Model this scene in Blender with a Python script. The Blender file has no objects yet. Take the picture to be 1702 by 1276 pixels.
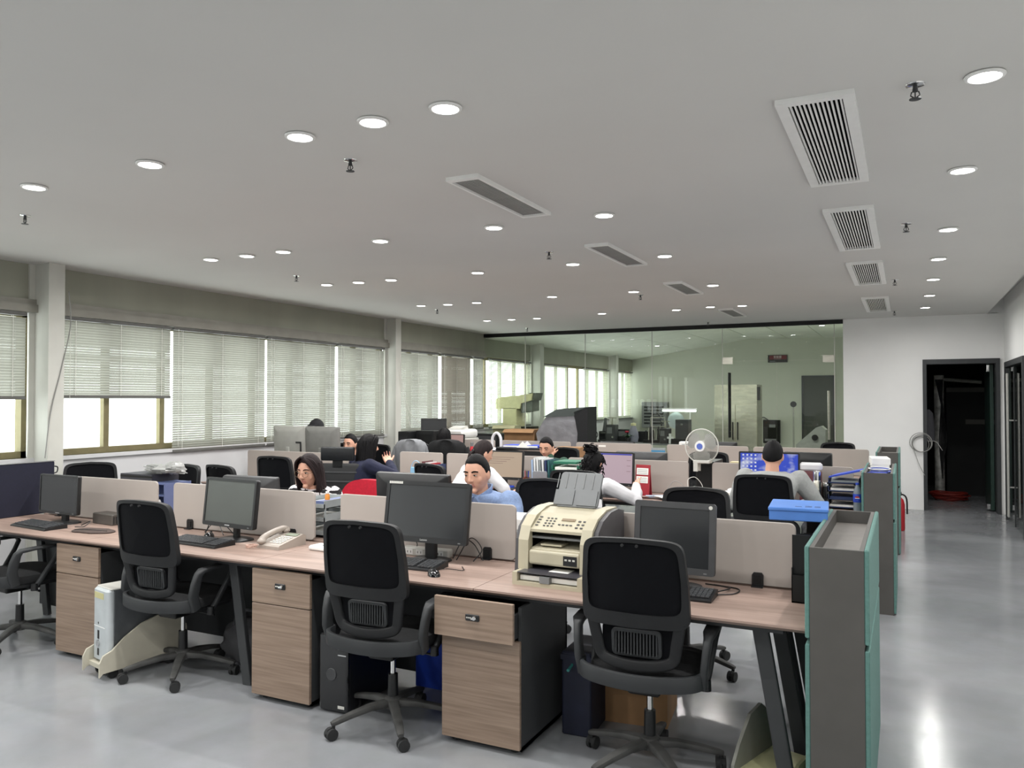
import bpy, bmesh, math, random
from mathutils import Vector, Matrix, noise
random.seed(7)
PI = math.pi
S = bpy.context.scene
COL = S.collection

# ---------------------------------------------------------------- camera
cam_d = bpy.data.cameras.new('camera')
cam_d.sensor_width = 36.0
cam_d.lens = 36.0 * 1318.0 / 1702.0
cam_d.clip_end = 200
cam = bpy.data.objects.new('camera', cam_d)
COL.objects.link(cam)
cam.location = (0, 0, 1.62)
cam.rotation_euler = (math.radians(91.1), 0, math.radians(26.4))
S.camera = cam

# ---------------------------------------------------------------- world, exposure
SKY = 4.6            # overcast daylight outside the windows
LAMP = 14.5          # power of one ceiling downlight
S.view_settings.view_transform = 'Standard'
S.view_settings.look = 'None'
S.view_settings.gamma = 1.0
S.view_settings.use_curve_mapping = False
S.view_settings.exposure = -0.22
world = bpy.data.worlds.new('overcast_sky')
S.world = world
world.use_nodes = True
_bg = world.node_tree.nodes['Background']
_bg.inputs['Color'].default_value = (0.96, 1.0, 0.98, 1)
_bg.inputs['Strength'].default_value = SKY

# ---------------------------------------------------------------- materials
def lin(c):
    if isinstance(c, str):
        c = c.lstrip('#')
        c = [int(c[i:i+2], 16) / 255 for i in (0, 2, 4)]
        c = [v / 12.92 if v <= .04045 else ((v + .055) / 1.055) ** 2.4 for v in c]
    return (c[0], c[1], c[2])
MATS = {}
def pm(name, col, rough=.5, metal=0., var=.08, scale=12., bump=0., spec=.5, stretch=None, coat=0., trans=0.):
    """plain procedural material: noise-varied base colour and optional fine relief"""
    if name in MATS: return MATS[name]
    m = bpy.data.materials.new(name); m.use_nodes = True
    nt = m.node_tree; b = nt.nodes['Principled BSDF']
    c = lin(col)
    tc = nt.nodes.new('ShaderNodeTexCoord'); mp = nt.nodes.new('ShaderNodeMapping')
    nt.links.new(tc.outputs['Object'], mp.inputs['Vector'])
    if stretch: mp.inputs['Scale'].default_value = stretch
    nz = nt.nodes.new('ShaderNodeTexNoise'); nz.inputs['Scale'].default_value = scale; nz.inputs['Detail'].default_value = 4
    nt.links.new(mp.outputs['Vector'], nz.inputs['Vector'])
    rp = nt.nodes.new('ShaderNodeValToRGB')
    rp.color_ramp.elements[0].position = .3; rp.color_ramp.elements[1].position = .7
    rp.color_ramp.elements[0].color = (*[max(0, v * (1 - var)) for v in c], 1)
    rp.color_ramp.elements[1].color = (*[min(1, v * (1 + var)) for v in c], 1)
    nt.links.new(nz.outputs['Fac'], rp.inputs['Fac'])
    nt.links.new(rp.outputs['Color'], b.inputs['Base Color'])
    b.inputs['Roughness'].default_value = rough; b.inputs['Metallic'].default_value = metal
    b.inputs['Specular IOR Level'].default_value = spec
    if coat: b.inputs['Coat Weight'].default_value = coat; b.inputs['Coat Roughness'].default_value = .12
    if bump:
        bp = nt.nodes.new('ShaderNodeBump'); bp.inputs['Strength'].default_value = bump; bp.inputs['Distance'].default_value = .01
        nt.links.new(nz.outputs['Fac'], bp.inputs['Height']); nt.links.new(bp.outputs['Normal'], b.inputs['Normal'])
    if trans:
        out = nt.nodes['Material Output']
        tr = nt.nodes.new('ShaderNodeBsdfTranslucent'); mx = nt.nodes.new('ShaderNodeMixShader')
        nt.links.new(rp.outputs['Color'], tr.inputs['Color'])
        mx.inputs[0].default_value = trans
        nt.links.new(b.outputs[0], mx.inputs[1]); nt.links.new(tr.outputs[0], mx.inputs[2])
        nt.links.new(mx.outputs[0], out.inputs['Surface'])
    MATS[name] = m
    return m
def wood(name, light, dark, scale=(1.2, 14, 14), rough=.42):
    m = bpy.data.materials.new(name); m.use_nodes = True; nt = m.node_tree; b = nt.nodes['Principled BSDF']
    tc = nt.nodes.new('ShaderNodeTexCoord'); mp = nt.nodes.new('ShaderNodeMapping'); mp.inputs['Scale'].default_value = scale
    nt.links.new(tc.outputs['Object'], mp.inputs['Vector'])
    n1 = nt.nodes.new('ShaderNodeTexNoise'); n1.inputs['Scale'].default_value = 1.6; n1.inputs['Detail'].default_value = 7; n1.inputs['Distortion'].default_value = .25
    nt.links.new(mp.outputs['Vector'], n1.inputs['Vector'])
    rp = nt.nodes.new('ShaderNodeValToRGB'); e = rp.color_ramp.elements
    e[0].position = .32; e[0].color = (*lin(dark), 1); e[1].position = .68; e[1].color = (*lin(light), 1)
    nt.links.new(n1.outputs['Fac'], rp.inputs['Fac']); nt.links.new(rp.outputs['Color'], b.inputs['Base Color'])
    b.inputs['Roughness'].default_value = rough
    bp = nt.nodes.new('ShaderNodeBump'); bp.inputs['Strength'].default_value = .06; bp.inputs['Distance'].default_value = .003
    nt.links.new(n1.outputs['Fac'], bp.inputs['Height']); nt.links.new(bp.outputs['Normal'], b.inputs['Normal'])
    MATS[name] = m; return m
def glow(name, col, s):
    m = bpy.data.materials.new(name); m.use_nodes = True; nt = m.node_tree; b = nt.nodes['Principled BSDF']
    b.inputs['Base Color'].default_value = (.02, .02, .02, 1)
    b.inputs['Emission Color'].default_value = (*lin(col), 1); b.inputs['Emission Strength'].default_value = s
    MATS[name] = m; return m
def glassy(name, tint, refl=1.45, keep=1.0):
    """thin sheet glass: tinted see-through with a fresnel mirror on top"""
    m = bpy.data.materials.new(name); m.use_nodes = True; nt = m.node_tree
    nt.nodes.remove(nt.nodes['Principled BSDF']); out = nt.nodes['Material Output']
    tr = nt.nodes.new('ShaderNodeBsdfTransparent'); tr.inputs['Color'].default_value = (*tint, 1)
    gl = nt.nodes.new('ShaderNodeBsdfGlossy'); gl.inputs['Roughness'].default_value = .01
    fr = nt.nodes.new('ShaderNodeFresnel'); fr.inputs['IOR'].default_value = refl
    mx = nt.nodes.new('ShaderNodeMixShader')
    ge = nt.nodes.new('ShaderNodeNewGeometry'); inv = nt.nodes.new('ShaderNodeMath'); inv.operation = 'SUBTRACT'; inv.inputs[0].default_value = 1
    mu = nt.nodes.new('ShaderNodeMath'); mu.operation = 'MULTIPLY'
    nt.links.new(ge.outputs['Backfacing'], inv.inputs[1]); nt.links.new(inv.outputs[0], mu.inputs[0]); nt.links.new(fr.outputs[0], mu.inputs[1])
    nt.links.new(mu.outputs[0], mx.inputs[0]); nt.links.new(tr.outputs[0], mx.inputs[1]); nt.links.new(gl.outputs[0], mx.inputs[2])
    nt.links.new(mx.outputs[0], out.inputs['Surface'])
    MATS[name] = m; return m

# ---------------------------------------------------------------- mesh building
def rrect(w, h, r, n=4):
    """rounded rectangle outline, centred, counter-clockwise"""
    r = min(r, w / 2 - 1e-4, h / 2 - 1e-4); pts = []
    for cx, cy, a0 in ((w/2-r, h/2-r, 0), (-w/2+r, h/2-r, PI/2), (-w/2+r, -h/2+r, PI), (w/2-r, -h/2+r, 1.5*PI)):
        for i in range(n + 1):
            a = a0 + PI / 2 * i / n; pts.append((cx + r * math.cos(a), cy + r * math.sin(a)))
    return pts
def selli(a, b, e, n=32):
    """super-ellipse outline"""
    o = []
    for i in range(n):
        t = 2 * PI * i / n; c, s = math.cos(t), math.sin(t)
        o.append((a * math.copysign(abs(c) ** (2 / e), c), b * math.copysign(abs(s) ** (2 / e), s)))
    return o
class MB:
    def __init__(self): self.v = []; self.f = []; self.fm = []; self.mi = 0; self.M = Matrix()
    def at(self, x=0, y=0, z=0, rz=0, rx=0, ry=0):
        self.M = Matrix.Translation((x, y, z)) @ Matrix.Rotation(rz, 4, 'Z') @ Matrix.Rotation(ry, 4, 'Y') @ Matrix.Rotation(rx, 4, 'X'); return self
    def mat(self, i): self.mi = i; return self
    def add(self, vs, fs):
        o = len(self.v); self.v += [tuple(self.M @ Vector(p)) for p in vs]
        self.f += [tuple(o + i for i in q) for q in fs]; self.fm += [self.mi] * len(fs); return self
    def box(self, x0, x1, y0, y1, z0, z1):
        v = [(x0,y0,z0),(x1,y0,z0),(x1,y1,z0),(x0,y1,z0),(x0,y0,z1),(x1,y0,z1),(x1,y1,z1),(x0,y1,z1)]
        return self.add(v, [(0,3,2,1),(4,5,6,7),(0,1,5,4),(1,2,6,5),(2,3,7,6),(3,0,4,7)])
    def rings(self, rings, close=True, caps=True):
        n = len(rings[0]); vs = [p for r in rings for p in r]; fs = []
        for i in range(len(rings) - 1):
            for j in range(n if close else n - 1):
                k = (j + 1) % n; fs.append((i*n+j, i*n+k, (i+1)*n+k, (i+1)*n+j))
        if caps: fs.append(tuple(range(n - 1, -1, -1))); fs.append(tuple((len(rings)-1)*n + j for j in range(n)))
        return self.add(vs, fs)
    def rbox(self, x0, x1, y0, y1, z0, z1, r=.01, n=3, ax='z', ch=None):
        """box with rounded edges: outline rounded across axis ax, small chamfer at both ends"""
        d = {'z': (x1-x0, y1-y0, z0, z1), 'y': (x1-x0, z1-z0, y0, y1), 'x': (y1-y0, z1-z0, x0, x1)}[ax]
        c = min(r * .6 if ch is None else ch, (d[3] - d[2]) * .3)
        R = []
        for h, ins in ((d[2], c), (d[2] + c, 0), (d[3] - c, 0), (d[3], c)):
            R.append([(a, b, h) for a, b in rrect(d[0] - 2*ins, d[1] - 2*ins, max(r - ins, 1e-3), n)])
        cx, cy, cz = (x0+x1)/2, (y0+y1)/2, (z0+z1)/2
        if ax == 'z': R = [[(cx+a, cy+b, h) for a, b, h in q] for q in R]
        elif ax == 'y': R = [[(cx+a, h, cz+b) for a, b, h in q][::-1] for q in R]
        else: R = [[(h, cy+a, cz+b) for a, b, h in q] for q in R]
        return self.rings(R)
    def prism(self, pts, d0, d1, ax='z'):
        f = {'z': lambda a, b, h: (a, b, h), 'y': lambda a, b, h: (a, h, b), 'x': lambda a, b, h: (h, a, b)}[ax]
        if ax == 'y': pts = pts[::-1]
        return self.rings([[f(a, b, d0) for a, b in pts], [f(a, b, d1) for a, b in pts]])
    def cyl(self, p0, p1, r0, r1=None, n=12, caps=True):
        p0, p1 = Vector(p0), Vector(p1); r1 = r0 if r1 is None else r1; d = (p1 - p0).normalized()
        u = d.orthogonal().normalized(); w = d.cross(u); R = []
        for p, r in ((p0, r0), (p1, r1)):
            R.append([tuple(p + r * (math.cos(2*PI*i/n) * u + math.sin(2*PI*i/n) * w)) for i in range(n)])
        return self.rings(R, caps=caps)
    def tube(self, path, r, n=8, closed=False):
        P = [Vector(p) for p in path]; N = len(P); rr = r if isinstance(r, (list, tuple)) else [r] * N
        u = None; R = []
        for i, p in enumerate(P):
            a = P[(i-1) % N] if closed or i else P[0]; b = P[(i+1) % N] if closed or i < N-1 else P[-1]
            d = (b - a).normalized() if (b - a).length > 1e-9 else Vector((0,0,1))
            if u is None: u = d.orthogonal().normalized()
            u = (u - u.dot(d) * d); u = u.normalized() if u.length > 1e-6 else d.orthogonal().normalized()
            w = d.cross(u); R.append([tuple(p + rr[i] * (math.cos(2*PI*k/n) * u + math.sin(2*PI*k/n) * w)) for k in range(n)])
        if closed: R.append(R[0])
        return self.rings(R, caps=not closed)
    def sweep(self, path, ab, up=(1, 0, 0), r=.35, n=2):
        """rounded-rectangle section swept along a path; ab = half sizes (along up, across) per point"""
        P = [Vector(p) for p in path]; N = len(P); up = Vector(up); R = []
        for i, p in enumerate(P):
            d = (P[min(i+1, N-1)] - P[max(i-1, 0)]).normalized(); a, b = ab[i] if isinstance(ab, list) else ab
            u = (up - up.dot(d) * d).normalized(); w = d.cross(u)
            R.append([tuple(p + x * u + y * w) for x, y in rrect(2*a, 2*b, 2*r*min(a, b), n)])
        return self.rings(R)
    def ell(self, c, r, n=12, m=8, fn=None):
        vs = []; fs = []
        for i in range(m + 1):
            t = PI * i / m
            for j in range(n):
                a = 2 * PI * j / n; p = (math.sin(t)*math.cos(a), math.sin(t)*math.sin(a), math.cos(t))
                if fn: p = fn(*p)
                vs.append((c[0]+r[0]*p[0], c[1]+r[1]*p[1], c[2]+r[2]*p[2]))
        for i in range(m):
            for j in range(n):
                k = (j+1) % n; fs.append((i*n+j, (i+1)*n+j, (i+1)*n+k, i*n+k))
        return self.add(vs, fs)
    def lathe(self, prof, n=16, c=(0, 0, 0)):
        return self.rings([[(c[0]+r*math.cos(2*PI*j/n), c[1]+r*math.sin(2*PI*j/n), c[2]+z) for j in range(n)] for r, z in prof])
    def frame(self, outer, inner, d0, d1, ax='y'):
        """closed ring between two outlines with equal point counts"""
        f = {'z': lambda a, b, h: (a, b, h), 'y': lambda a, b, h: (a, h, b), 'x': lambda a, b, h: (h, a, b)}[ax]
        R = [[f(a, b, d0) for a, b in outer], [f(a, b, d1) for a, b in outer], [f(a, b, d1) for a, b in inner], [f(a, b, d0) for a, b in inner]]
        R.append(R[0]); return self.rings(R, caps=False)
    def mesh(self, name, mats, smooth=False):
        me = bpy.data.meshes.new(name); me.from_pydata(self.v, [], self.f); me.update()
        bm = bmesh.new(); bm.from_mesh(me); bmesh.ops.remove_doubles(bm, verts=bm.verts, dist=1e-6)
        if not getattr(self, 'keepn', False): bmesh.ops.recalc_face_normals(bm, faces=bm.faces)
        bm.to_mesh(me); bm.free()
        for m in (mats if isinstance(mats, (list, tuple)) else [mats]):
            me.materials.append(MATS[m] if isinstance(m, str) else m)
        if isinstance(mats, (list, tuple)) and len(mats) > 1 and len(me.polygons) == len(self.fm):
            for p, i in zip(me.polygons, self.fm): p.material_index = i
        if smooth:
            me.polygons.foreach_set('use_smooth', [True] * len(me.polygons))
            try: me.set_sharp_from_angle(angle=math.radians(smooth if smooth > 1 else 40))
            except Exception: pass
        return me
    def build(self, name, mats, parent=None, smooth=False, loc=None, rot=None):
        o = bpy.data.objects.new(name, self.mesh(name, mats, smooth)); COL.objects.link(o)
        if parent is not None: o.parent = parent
        if loc: o.location = loc
        if rot: o.rotation_euler = rot
        return o
def link_mesh(name, me, parent=None, loc=None, rot=None, scale=None):
    o = bpy.data.objects.new(name, me); COL.objects.link(o)
    if parent is not None: o.parent = parent
    if loc: o.location = loc
    if rot: o.rotation_euler = rot
    if scale: o.scale = scale
    return o
def tag(o, label=None, cat=None, group=None, kind=None):
    if label: o['label'] = label
    if cat: o['category'] = cat
    if group: o['group'] = group
    if kind: o['kind'] = kind
    return o
def thing(name, label, cat, loc=(0, 0, 0), rz=0, group=None):
    o = bpy.data.objects.new(name, None); COL.objects.link(o); o.empty_display_size = .05
    o.location = loc; o.rotation_euler = (0, 0, rz); return tag(o, label, cat, group)
def kids(o): return [c for c in bpy.data.objects if c.parent is o]
def copy_tree(o, parent=None, label=None, group=None, loc=None, rz=None):
    def rec(s, p):
        c = s.copy(); COL.objects.link(c); c.parent = p
        for k in TREE.get(s.name) or []: rec(k, c)
        return c
    TREE = {}
    for ob in bpy.data.objects:
        if ob.parent is not None: TREE.setdefault(ob.parent.name, []).append(ob)
    c = rec(o, parent)
    if label: c['label'] = label
    if group: c['group'] = group
    if loc: c.location = loc
    if rz is not None: c.rotation_euler = (0, 0, rz)
    return c
def struct(name, mb, mat, parent=None, smooth=False):
    o = mb.build(name, mat, parent, smooth)
    if parent is None: o['kind'] = 'structure'
    return o
def text(name, body, size, mat, parent, loc, rot=(PI/2, 0, 0), depth=.0006, align='CENTER'):
    cu = bpy.data.curves.new(name, 'FONT'); cu.body = body; cu.size = size; cu.extrude = depth; cu.align_x = align; cu.align_y = 'CENTER'
    cu.resolution_u = 3
    t = bpy.data.objects.new('tmp_text', cu); COL.objects.link(t)
    dg = bpy.context.evaluated_depsgraph_get(); me = bpy.data.meshes.new_from_object(t.evaluated_get(dg))
    bpy.data.objects.remove(t); bpy.data.curves.remove(cu)
    me.name = name; me.materials.clear(); me.materials.append(MATS[mat] if isinstance(mat, str) else mat)
    return link_mesh(name, me, parent, loc, rot)
def remeshed(mb, voxel, disp=None, smooth_it=2):
    """one continuous surface from overlapping shapes"""
    me = mb.mesh('tmp', []); o = bpy.data.objects.new('tmp_remesh', me); COL.objects.link(o)
    r = o.modifiers.new('r', 'REMESH'); r.mode = 'VOXEL'; r.voxel_size = voxel; r.use_smooth_shade = True
    if smooth_it:
        s = o.modifiers.new('s', 'SMOOTH'); s.factor = .5; s.iterations = smooth_it
    dg = bpy.context.evaluated_depsgraph_get(); out = bpy.data.meshes.new_from_object(o.evaluated_get(dg))
    bpy.data.objects.remove(o); bpy.data.meshes.remove(me)
    if disp:
        for v, n in zip(out.vertices, [x.normal.copy() for x in out.vertices]): v.co += n * disp(v.co)
    out.polygons.foreach_set('use_smooth', [True] * len(out.polygons))
    return out
def bez(p, n=10):
    """smooth (Catmull-Rom) path through points"""
    P = [Vector(q) for q in p]; P = [2*P[0]-P[1]] + P + [2*P[-1]-P[-2]]; o = []
    for i in range(1, len(P) - 2):
        for k in range(n):
            t = k / n; a, b, c, d = P[i-1:i+3]
            o.append(.5 * (2*b + (c-a)*t + (2*a-5*b+4*c-d)*t*t + (3*b-a-3*c+d)*t**3))
    return o + [P[-2]]

# shared materials
pm('white_paint_dimmed', '#c8c8ca', .85, var=.03, scale=1.5)  # white paint darkened to offset the strong light on the window wall
pm('white_paint', '#f0f0ef', .85, var=.03, scale=1.5)
pm('ceiling_paint', '#d0cfcc', .9, var=.025, scale=.8)
pm('grey_panel', '#999a8d', .7, var=.06, scale=3, stretch=(1, 1, .15))
pm('column_paint', '#c9c9c2', .6, var=.05, scale=4)
pm('lab_wall', '#c6c8bb', .85, var=.03, scale=2)
pm('alu_bronze', '#857d5e', .4, metal=.5, var=.08)
pm('dark_alu', '#3c3e40', .45, metal=.4, var=.06)
pm('black_metal', '#161718', .4, metal=.3, var=.1)
pm('chrome', '#d8d8d8', .12, metal=1, var=.03)
pm('steel', '#c6c4b8', .28, metal=1, var=.12, scale=5, stretch=(1, 1, 8), bump=.05)
pm('black_plastic', '#17181a', .42, var=.12, scale=30)
pm('charcoal_plastic', '#3c3d3f', .5, var=.1, scale=14)
pm('mid_plastic', '#77797a', .5, var=.08)
pm('pale_plastic', '#c9c8c2', .45, var=.05)
pm('beige_plastic', '#b2ab95', .45, var=.06, scale=8)
pm('white_plastic', '#e8e8e6', .4, var=.03)
pm('paper', '#ecebe6', .8, var=.03)
pm('screen_off', '#2b2d2f', .22, var=.06, scale=2, spec=.5)
pm('screen_dusty', '#4f5350', .5, var=.08, scale=3)
pm('fabric_black', '#131416', .9, var=.2, scale=60, bump=.2)
pm('mesh_black', '#0b0c10', .85, var=.25, scale=220, spec=.15)
pm('charcoal_board', '#3a3c3e', .6, var=.07, scale=6)
pm('screen_board', '#a79f99', .6, var=.03, scale=3)
pm('teal_fabric', '#587d77', .85, var=.1, scale=70, bump=.15)
pm('cab_grey', '#4f4d4a', .55, var=.06, scale=8)
pm('navy_fabric', '#15172a', .9, var=.15, scale=80)
pm('blue_plastic', '#4f7fca', .45, var=.05)
pm('crate_blue', '#1a3fae', .45, var=.06)
pm('cardboard', '#93714f', .8, var=.1, scale=9)
pm('red_plastic', '#b3202c', .45, var=.07)
pm('red_fabric', '#b8102c', .85, var=.12, scale=50, bump=.1)
pm('dusty_black', '#434342', .65, var=.4, scale=9)
pm('rubber', '#232425', .8, var=.15)
pm('cable_grey', '#8b8b88', .6)
pm('cable_white', '#deded8', .5)
pm('leather_black', '#15171a', .35, var=.15, scale=40, bump=.1)
wood('desk_wood', '#a68f84', '#8f7a70', (.9, 20, 20))
wood('ped_wood', '#968272', '#7d6a5b', (1.4, 10, 42))
# ================================================================ the setting
def floor_mat():
    m = bpy.data.materials.new('polished_floor'); m.use_nodes = True; nt = m.node_tree; b = nt.nodes['Principled BSDF']
    tc = nt.nodes.new('ShaderNodeTexCoord')
    n1 = nt.nodes.new('ShaderNodeTexNoise'); n1.inputs['Scale'].default_value = 1.1; n1.inputs['Detail'].default_value = 3; n1.inputs['Distortion'].default_value = .6
    n2 = nt.nodes.new('ShaderNodeTexNoise'); n2.inputs['Scale'].default_value = 5; n2.inputs['Detail'].default_value = 8; n2.inputs['Roughness'].default_value = .65
    for n in (n1, n2): nt.links.new(tc.outputs['Object'], n.inputs['Vector'])
    rp = nt.nodes.new('ShaderNodeValToRGB'); e = rp.color_ramp.elements
    e[0].position = .3; e[0].color = (*lin('#777e88'), 1); e[1].position = .72; e[1].color = (*lin('#8d959f'), 1)
    nt.links.new(n1.outputs['Fac'], rp.inputs['Fac'])
    mx = nt.nodes.new('ShaderNodeMixRGB'); mx.blend_type = 'OVERLAY'; mx.inputs['Fac'].default_value = .12
    nt.links.new(rp.outputs['Color'], mx.inputs['Color1']); nt.links.new(n2.outputs['Color'], mx.inputs['Color2'])
    hs = nt.nodes.new('ShaderNodeHueSaturation'); hs.inputs['Saturation'].default_value = .35
    nt.links.new(mx.outputs['Color'], hs.inputs['Color']); nt.links.new(hs.outputs['Color'], b.inputs['Base Color'])
    r2 = nt.nodes.new('ShaderNodeMapRange'); r2.inputs['To Min'].default_value = .06; r2.inputs['To Max'].default_value = .28
    nt.links.new(n2.outputs['Fac'], r2.inputs['Value']); nt.links.new(r2.outputs['Result'], b.inputs['Roughness'])
    n3 = nt.nodes.new('ShaderNodeTexNoise'); n3.inputs['Scale'].default_value = 16; n3.inputs['Detail'].default_value = 4
    nt.links.new(tc.outputs['Object'], n3.inputs['Vector'])
    bp = nt.nodes.new('ShaderNodeBump'); bp.inputs['Strength'].default_value = .12; bp.inputs['Distance'].default_value = .004
    nt.links.new(n3.outputs['Fac'], bp.inputs['Height']); nt.links.new(bp.outputs['Normal'], b.inputs['Normal'])
    MATS['polished_floor'] = m
floor_mat()
glassy('lens_glass', (1, 1, 1), 1.15)
glassy('clear_glass', (.97, .99, .98))
glassy('green_glass', (.95, .975, .95), 1.5)
glassy('dark_glass', (.35, .45, .4), 1.5)
ZC = 2.84
struct('floor', MB().box(-7.3, 3.4, -3.2, 22.3, -.12, 0), 'polished_floor')
struct('ceiling', MB().box(-7.3, 1.05, -3.2, 13.16, ZC, ZC + .08).box(1.05, 1.45, -3.2, 13.3, ZC + .2, ZC + .28).box(1.03, 1.05, -3.2, 13.16, ZC + .08, ZC + .28), 'ceiling_paint')
# window side: parapet, band of grey cladding above, header ledge, columns
WX = -7.08
wl = struct('wall_left', MB().box(WX - .18, WX, -3.2, 22.3, 0, 1.09), 'white_paint_dimmed')
band = MB().box(WX - .18, WX, -3.2, 22.3, 2.42, 2.86)
struct('wall_left_upper', band, 'grey_panel')
rib = MB().box(0, .006, 0, .012, 2.5, 2.83).mesh('seam', 'grey_panel')
hd = MB().box(WX - .02, WX + .07, -3.2, 13.05, 2.4, 2.47).box(WX - .02, WX + .045, -3.2, 13.05, 2.47, 2.52)
struct('trim_1', hd, pm('ledge_grey', '#8f8d85', .6, var=.08, scale=6))
struct('trim_2', MB().box(WX - .2, WX + .035, -3.2, 22.3, 1.055, 1.09), 'white_paint_dimmed')
for i, (y0, y1, xf) in enumerate(((-.95, -.8, -6.83), (4.48, 4.63, -6.83), (9.92, 10.06, -6.88), (15.16, 15.34, -6.86), (20.05, 20.2, -6.86))):
    m = MB().box(WX - .05, xf - .012, y0 + .02, y1 - .02, 0, 2.84).box(xf - .012, xf, y0, y1, 0, 2.84).box(WX, WX + .02, y0 - .03, y1 + .03, 0, 2.84)
    tag(m.build('column', 'column_paint'), kind='structure')
# end wall of the office with the open doorway, right wall with a glazed door
struct('wall_back', MB().box(-.85, .24, 13.1, 13.3, 0, 2.85).box(.24, 1.18, 13.1, 13.3, 2.18, 2.85).box(1.0, 1.18, 13.1, 13.3, 2.84, 3.12).box(1.18, 1.45, 13.1, 13.3, 0, 3.12), 'white_paint')
struct('wall_right', MB().box(1.25, 1.43, 12.62, 13.12, 0, 3.12).box(1.25, 1.43, 10.75, 12.62, 2.12, 3.12).box(1.25, 1.43, -3.2, 10.75, 0, 3.12), 'white_paint')
struct('wall_front', MB().box(-7.3, 1.45, -3.4, -3.2, 0, 3.12), 'white_paint')
# dark passage behind the doorway
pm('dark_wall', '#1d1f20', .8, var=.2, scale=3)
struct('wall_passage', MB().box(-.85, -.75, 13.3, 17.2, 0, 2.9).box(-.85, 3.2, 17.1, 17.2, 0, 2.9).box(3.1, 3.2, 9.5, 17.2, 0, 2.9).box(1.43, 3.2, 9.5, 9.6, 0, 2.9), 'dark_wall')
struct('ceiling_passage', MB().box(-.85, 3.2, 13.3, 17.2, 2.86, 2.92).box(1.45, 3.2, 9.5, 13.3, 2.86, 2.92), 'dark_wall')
# door frame and leaf of the passage
d = tag(thing('door_1', None, None), kind='structure')
MB().box(.225, .275, 13.06, 13.32, 0, 2.2).box(1.145, 1.195, 13.06, 13.32, 0, 2.2).box(.275, 1.145, 13.06, 13.32, 2.13, 2.2).build('door_frame', 'dark_alu', d)
lf = MB().box(1.09, 1.135, 13.34, 14.2, .02, 2.12).build('door_leaf', pm('door_green', '#20362f', .3, var=.1), d)
MB().rbox(1.05, 1.09, 13.36, 13.46, 2.02, 2.12, .006).build('patch_fitting', 'chrome', lf)
MB().rbox(1.04, 1.09, 13.36, 13.5, .03, .11, .006).build('patch_fitting', 'chrome', lf)
d = tag(thing('door_2', None, None), kind='structure')
MB().box(1.2, 1.44, 12.54, 12.62, 0, 2.12).box(1.2, 1.44, 10.75, 10.82, 0, 2.12).box(1.2, 1.44, 10.82, 12.54, 2.05, 2.12).build('door_frame', 'dark_alu', d)
lf = MB().box(1.22, 1.24, 11.7, 12.5, .02, 2.03).build('glass_leaf', 'green_glass', d)
MB().box(1.215, 1.245, 12.44, 12.5, .02, 2.03).box(1.215, 1.245, 11.7, 11.75, .02, 2.03).build('stile', 'dark_alu', lf)
h = MB().rbox(1.15, 1.175, 11.84, 11.92, .12, 1.95, .008)
for z in (.5, 1.35): h.cyl((1.16, 11.86, z), (1.24, 11.86, z), .01)
h.build('pull_handle', pm('pale_steel', '#bdbdb8', .35, metal=.3), lf)
MB().box(1.22, 1.24, 10.84, 11.66, .02, 2.03).build('glass_leaf', 'green_glass', d)

# ---------------------------------------------------------------- windows
def window(n, y0, y1, step, z0=1.09, z1=2.42):
    w = tag(thing('window_%d' % n, None, None, (WX - .1, 0, 0)), kind='structure')
    k = max(1, round((y1 - y0) / step)); s = (y1 - y0) / k
    fr = MB().box(-.04, .05, y0, y1, z0, z0 + .06).box(-.04, .05, y0, y1, z1 - .06, z1).box(-.04, .05, y0, y0 + .05, z0, z1).box(-.04, .05, y1 - .05, y1, z0, z1)
    fr.build('window_frame', 'alu_bronze', w)
    bar = MB().box(-.02, .035, -.03, .03, z0 + .06, z1 - .06).mesh('mullion', 'alu_bronze')
    for i in range(1, k): link_mesh('mullion', bar, w, (0, y0 + i * s, 0))
    pane = MB().box(0, .006, .02, s - .02, z0 + .05, z1 - .05).mesh('pane', 'clear_glass')
    for i in range(k): link_mesh('pane', pane, w, (0, y0 + i * s, 0))
window(1, -.8, 4.48, .66); window(2, 4.63, 9.92, .66); window(3, 10.06, 15.16, .64); window(4, 15.34, 20.05, .67); window(5, 20.2, 22.1, .63)

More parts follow.
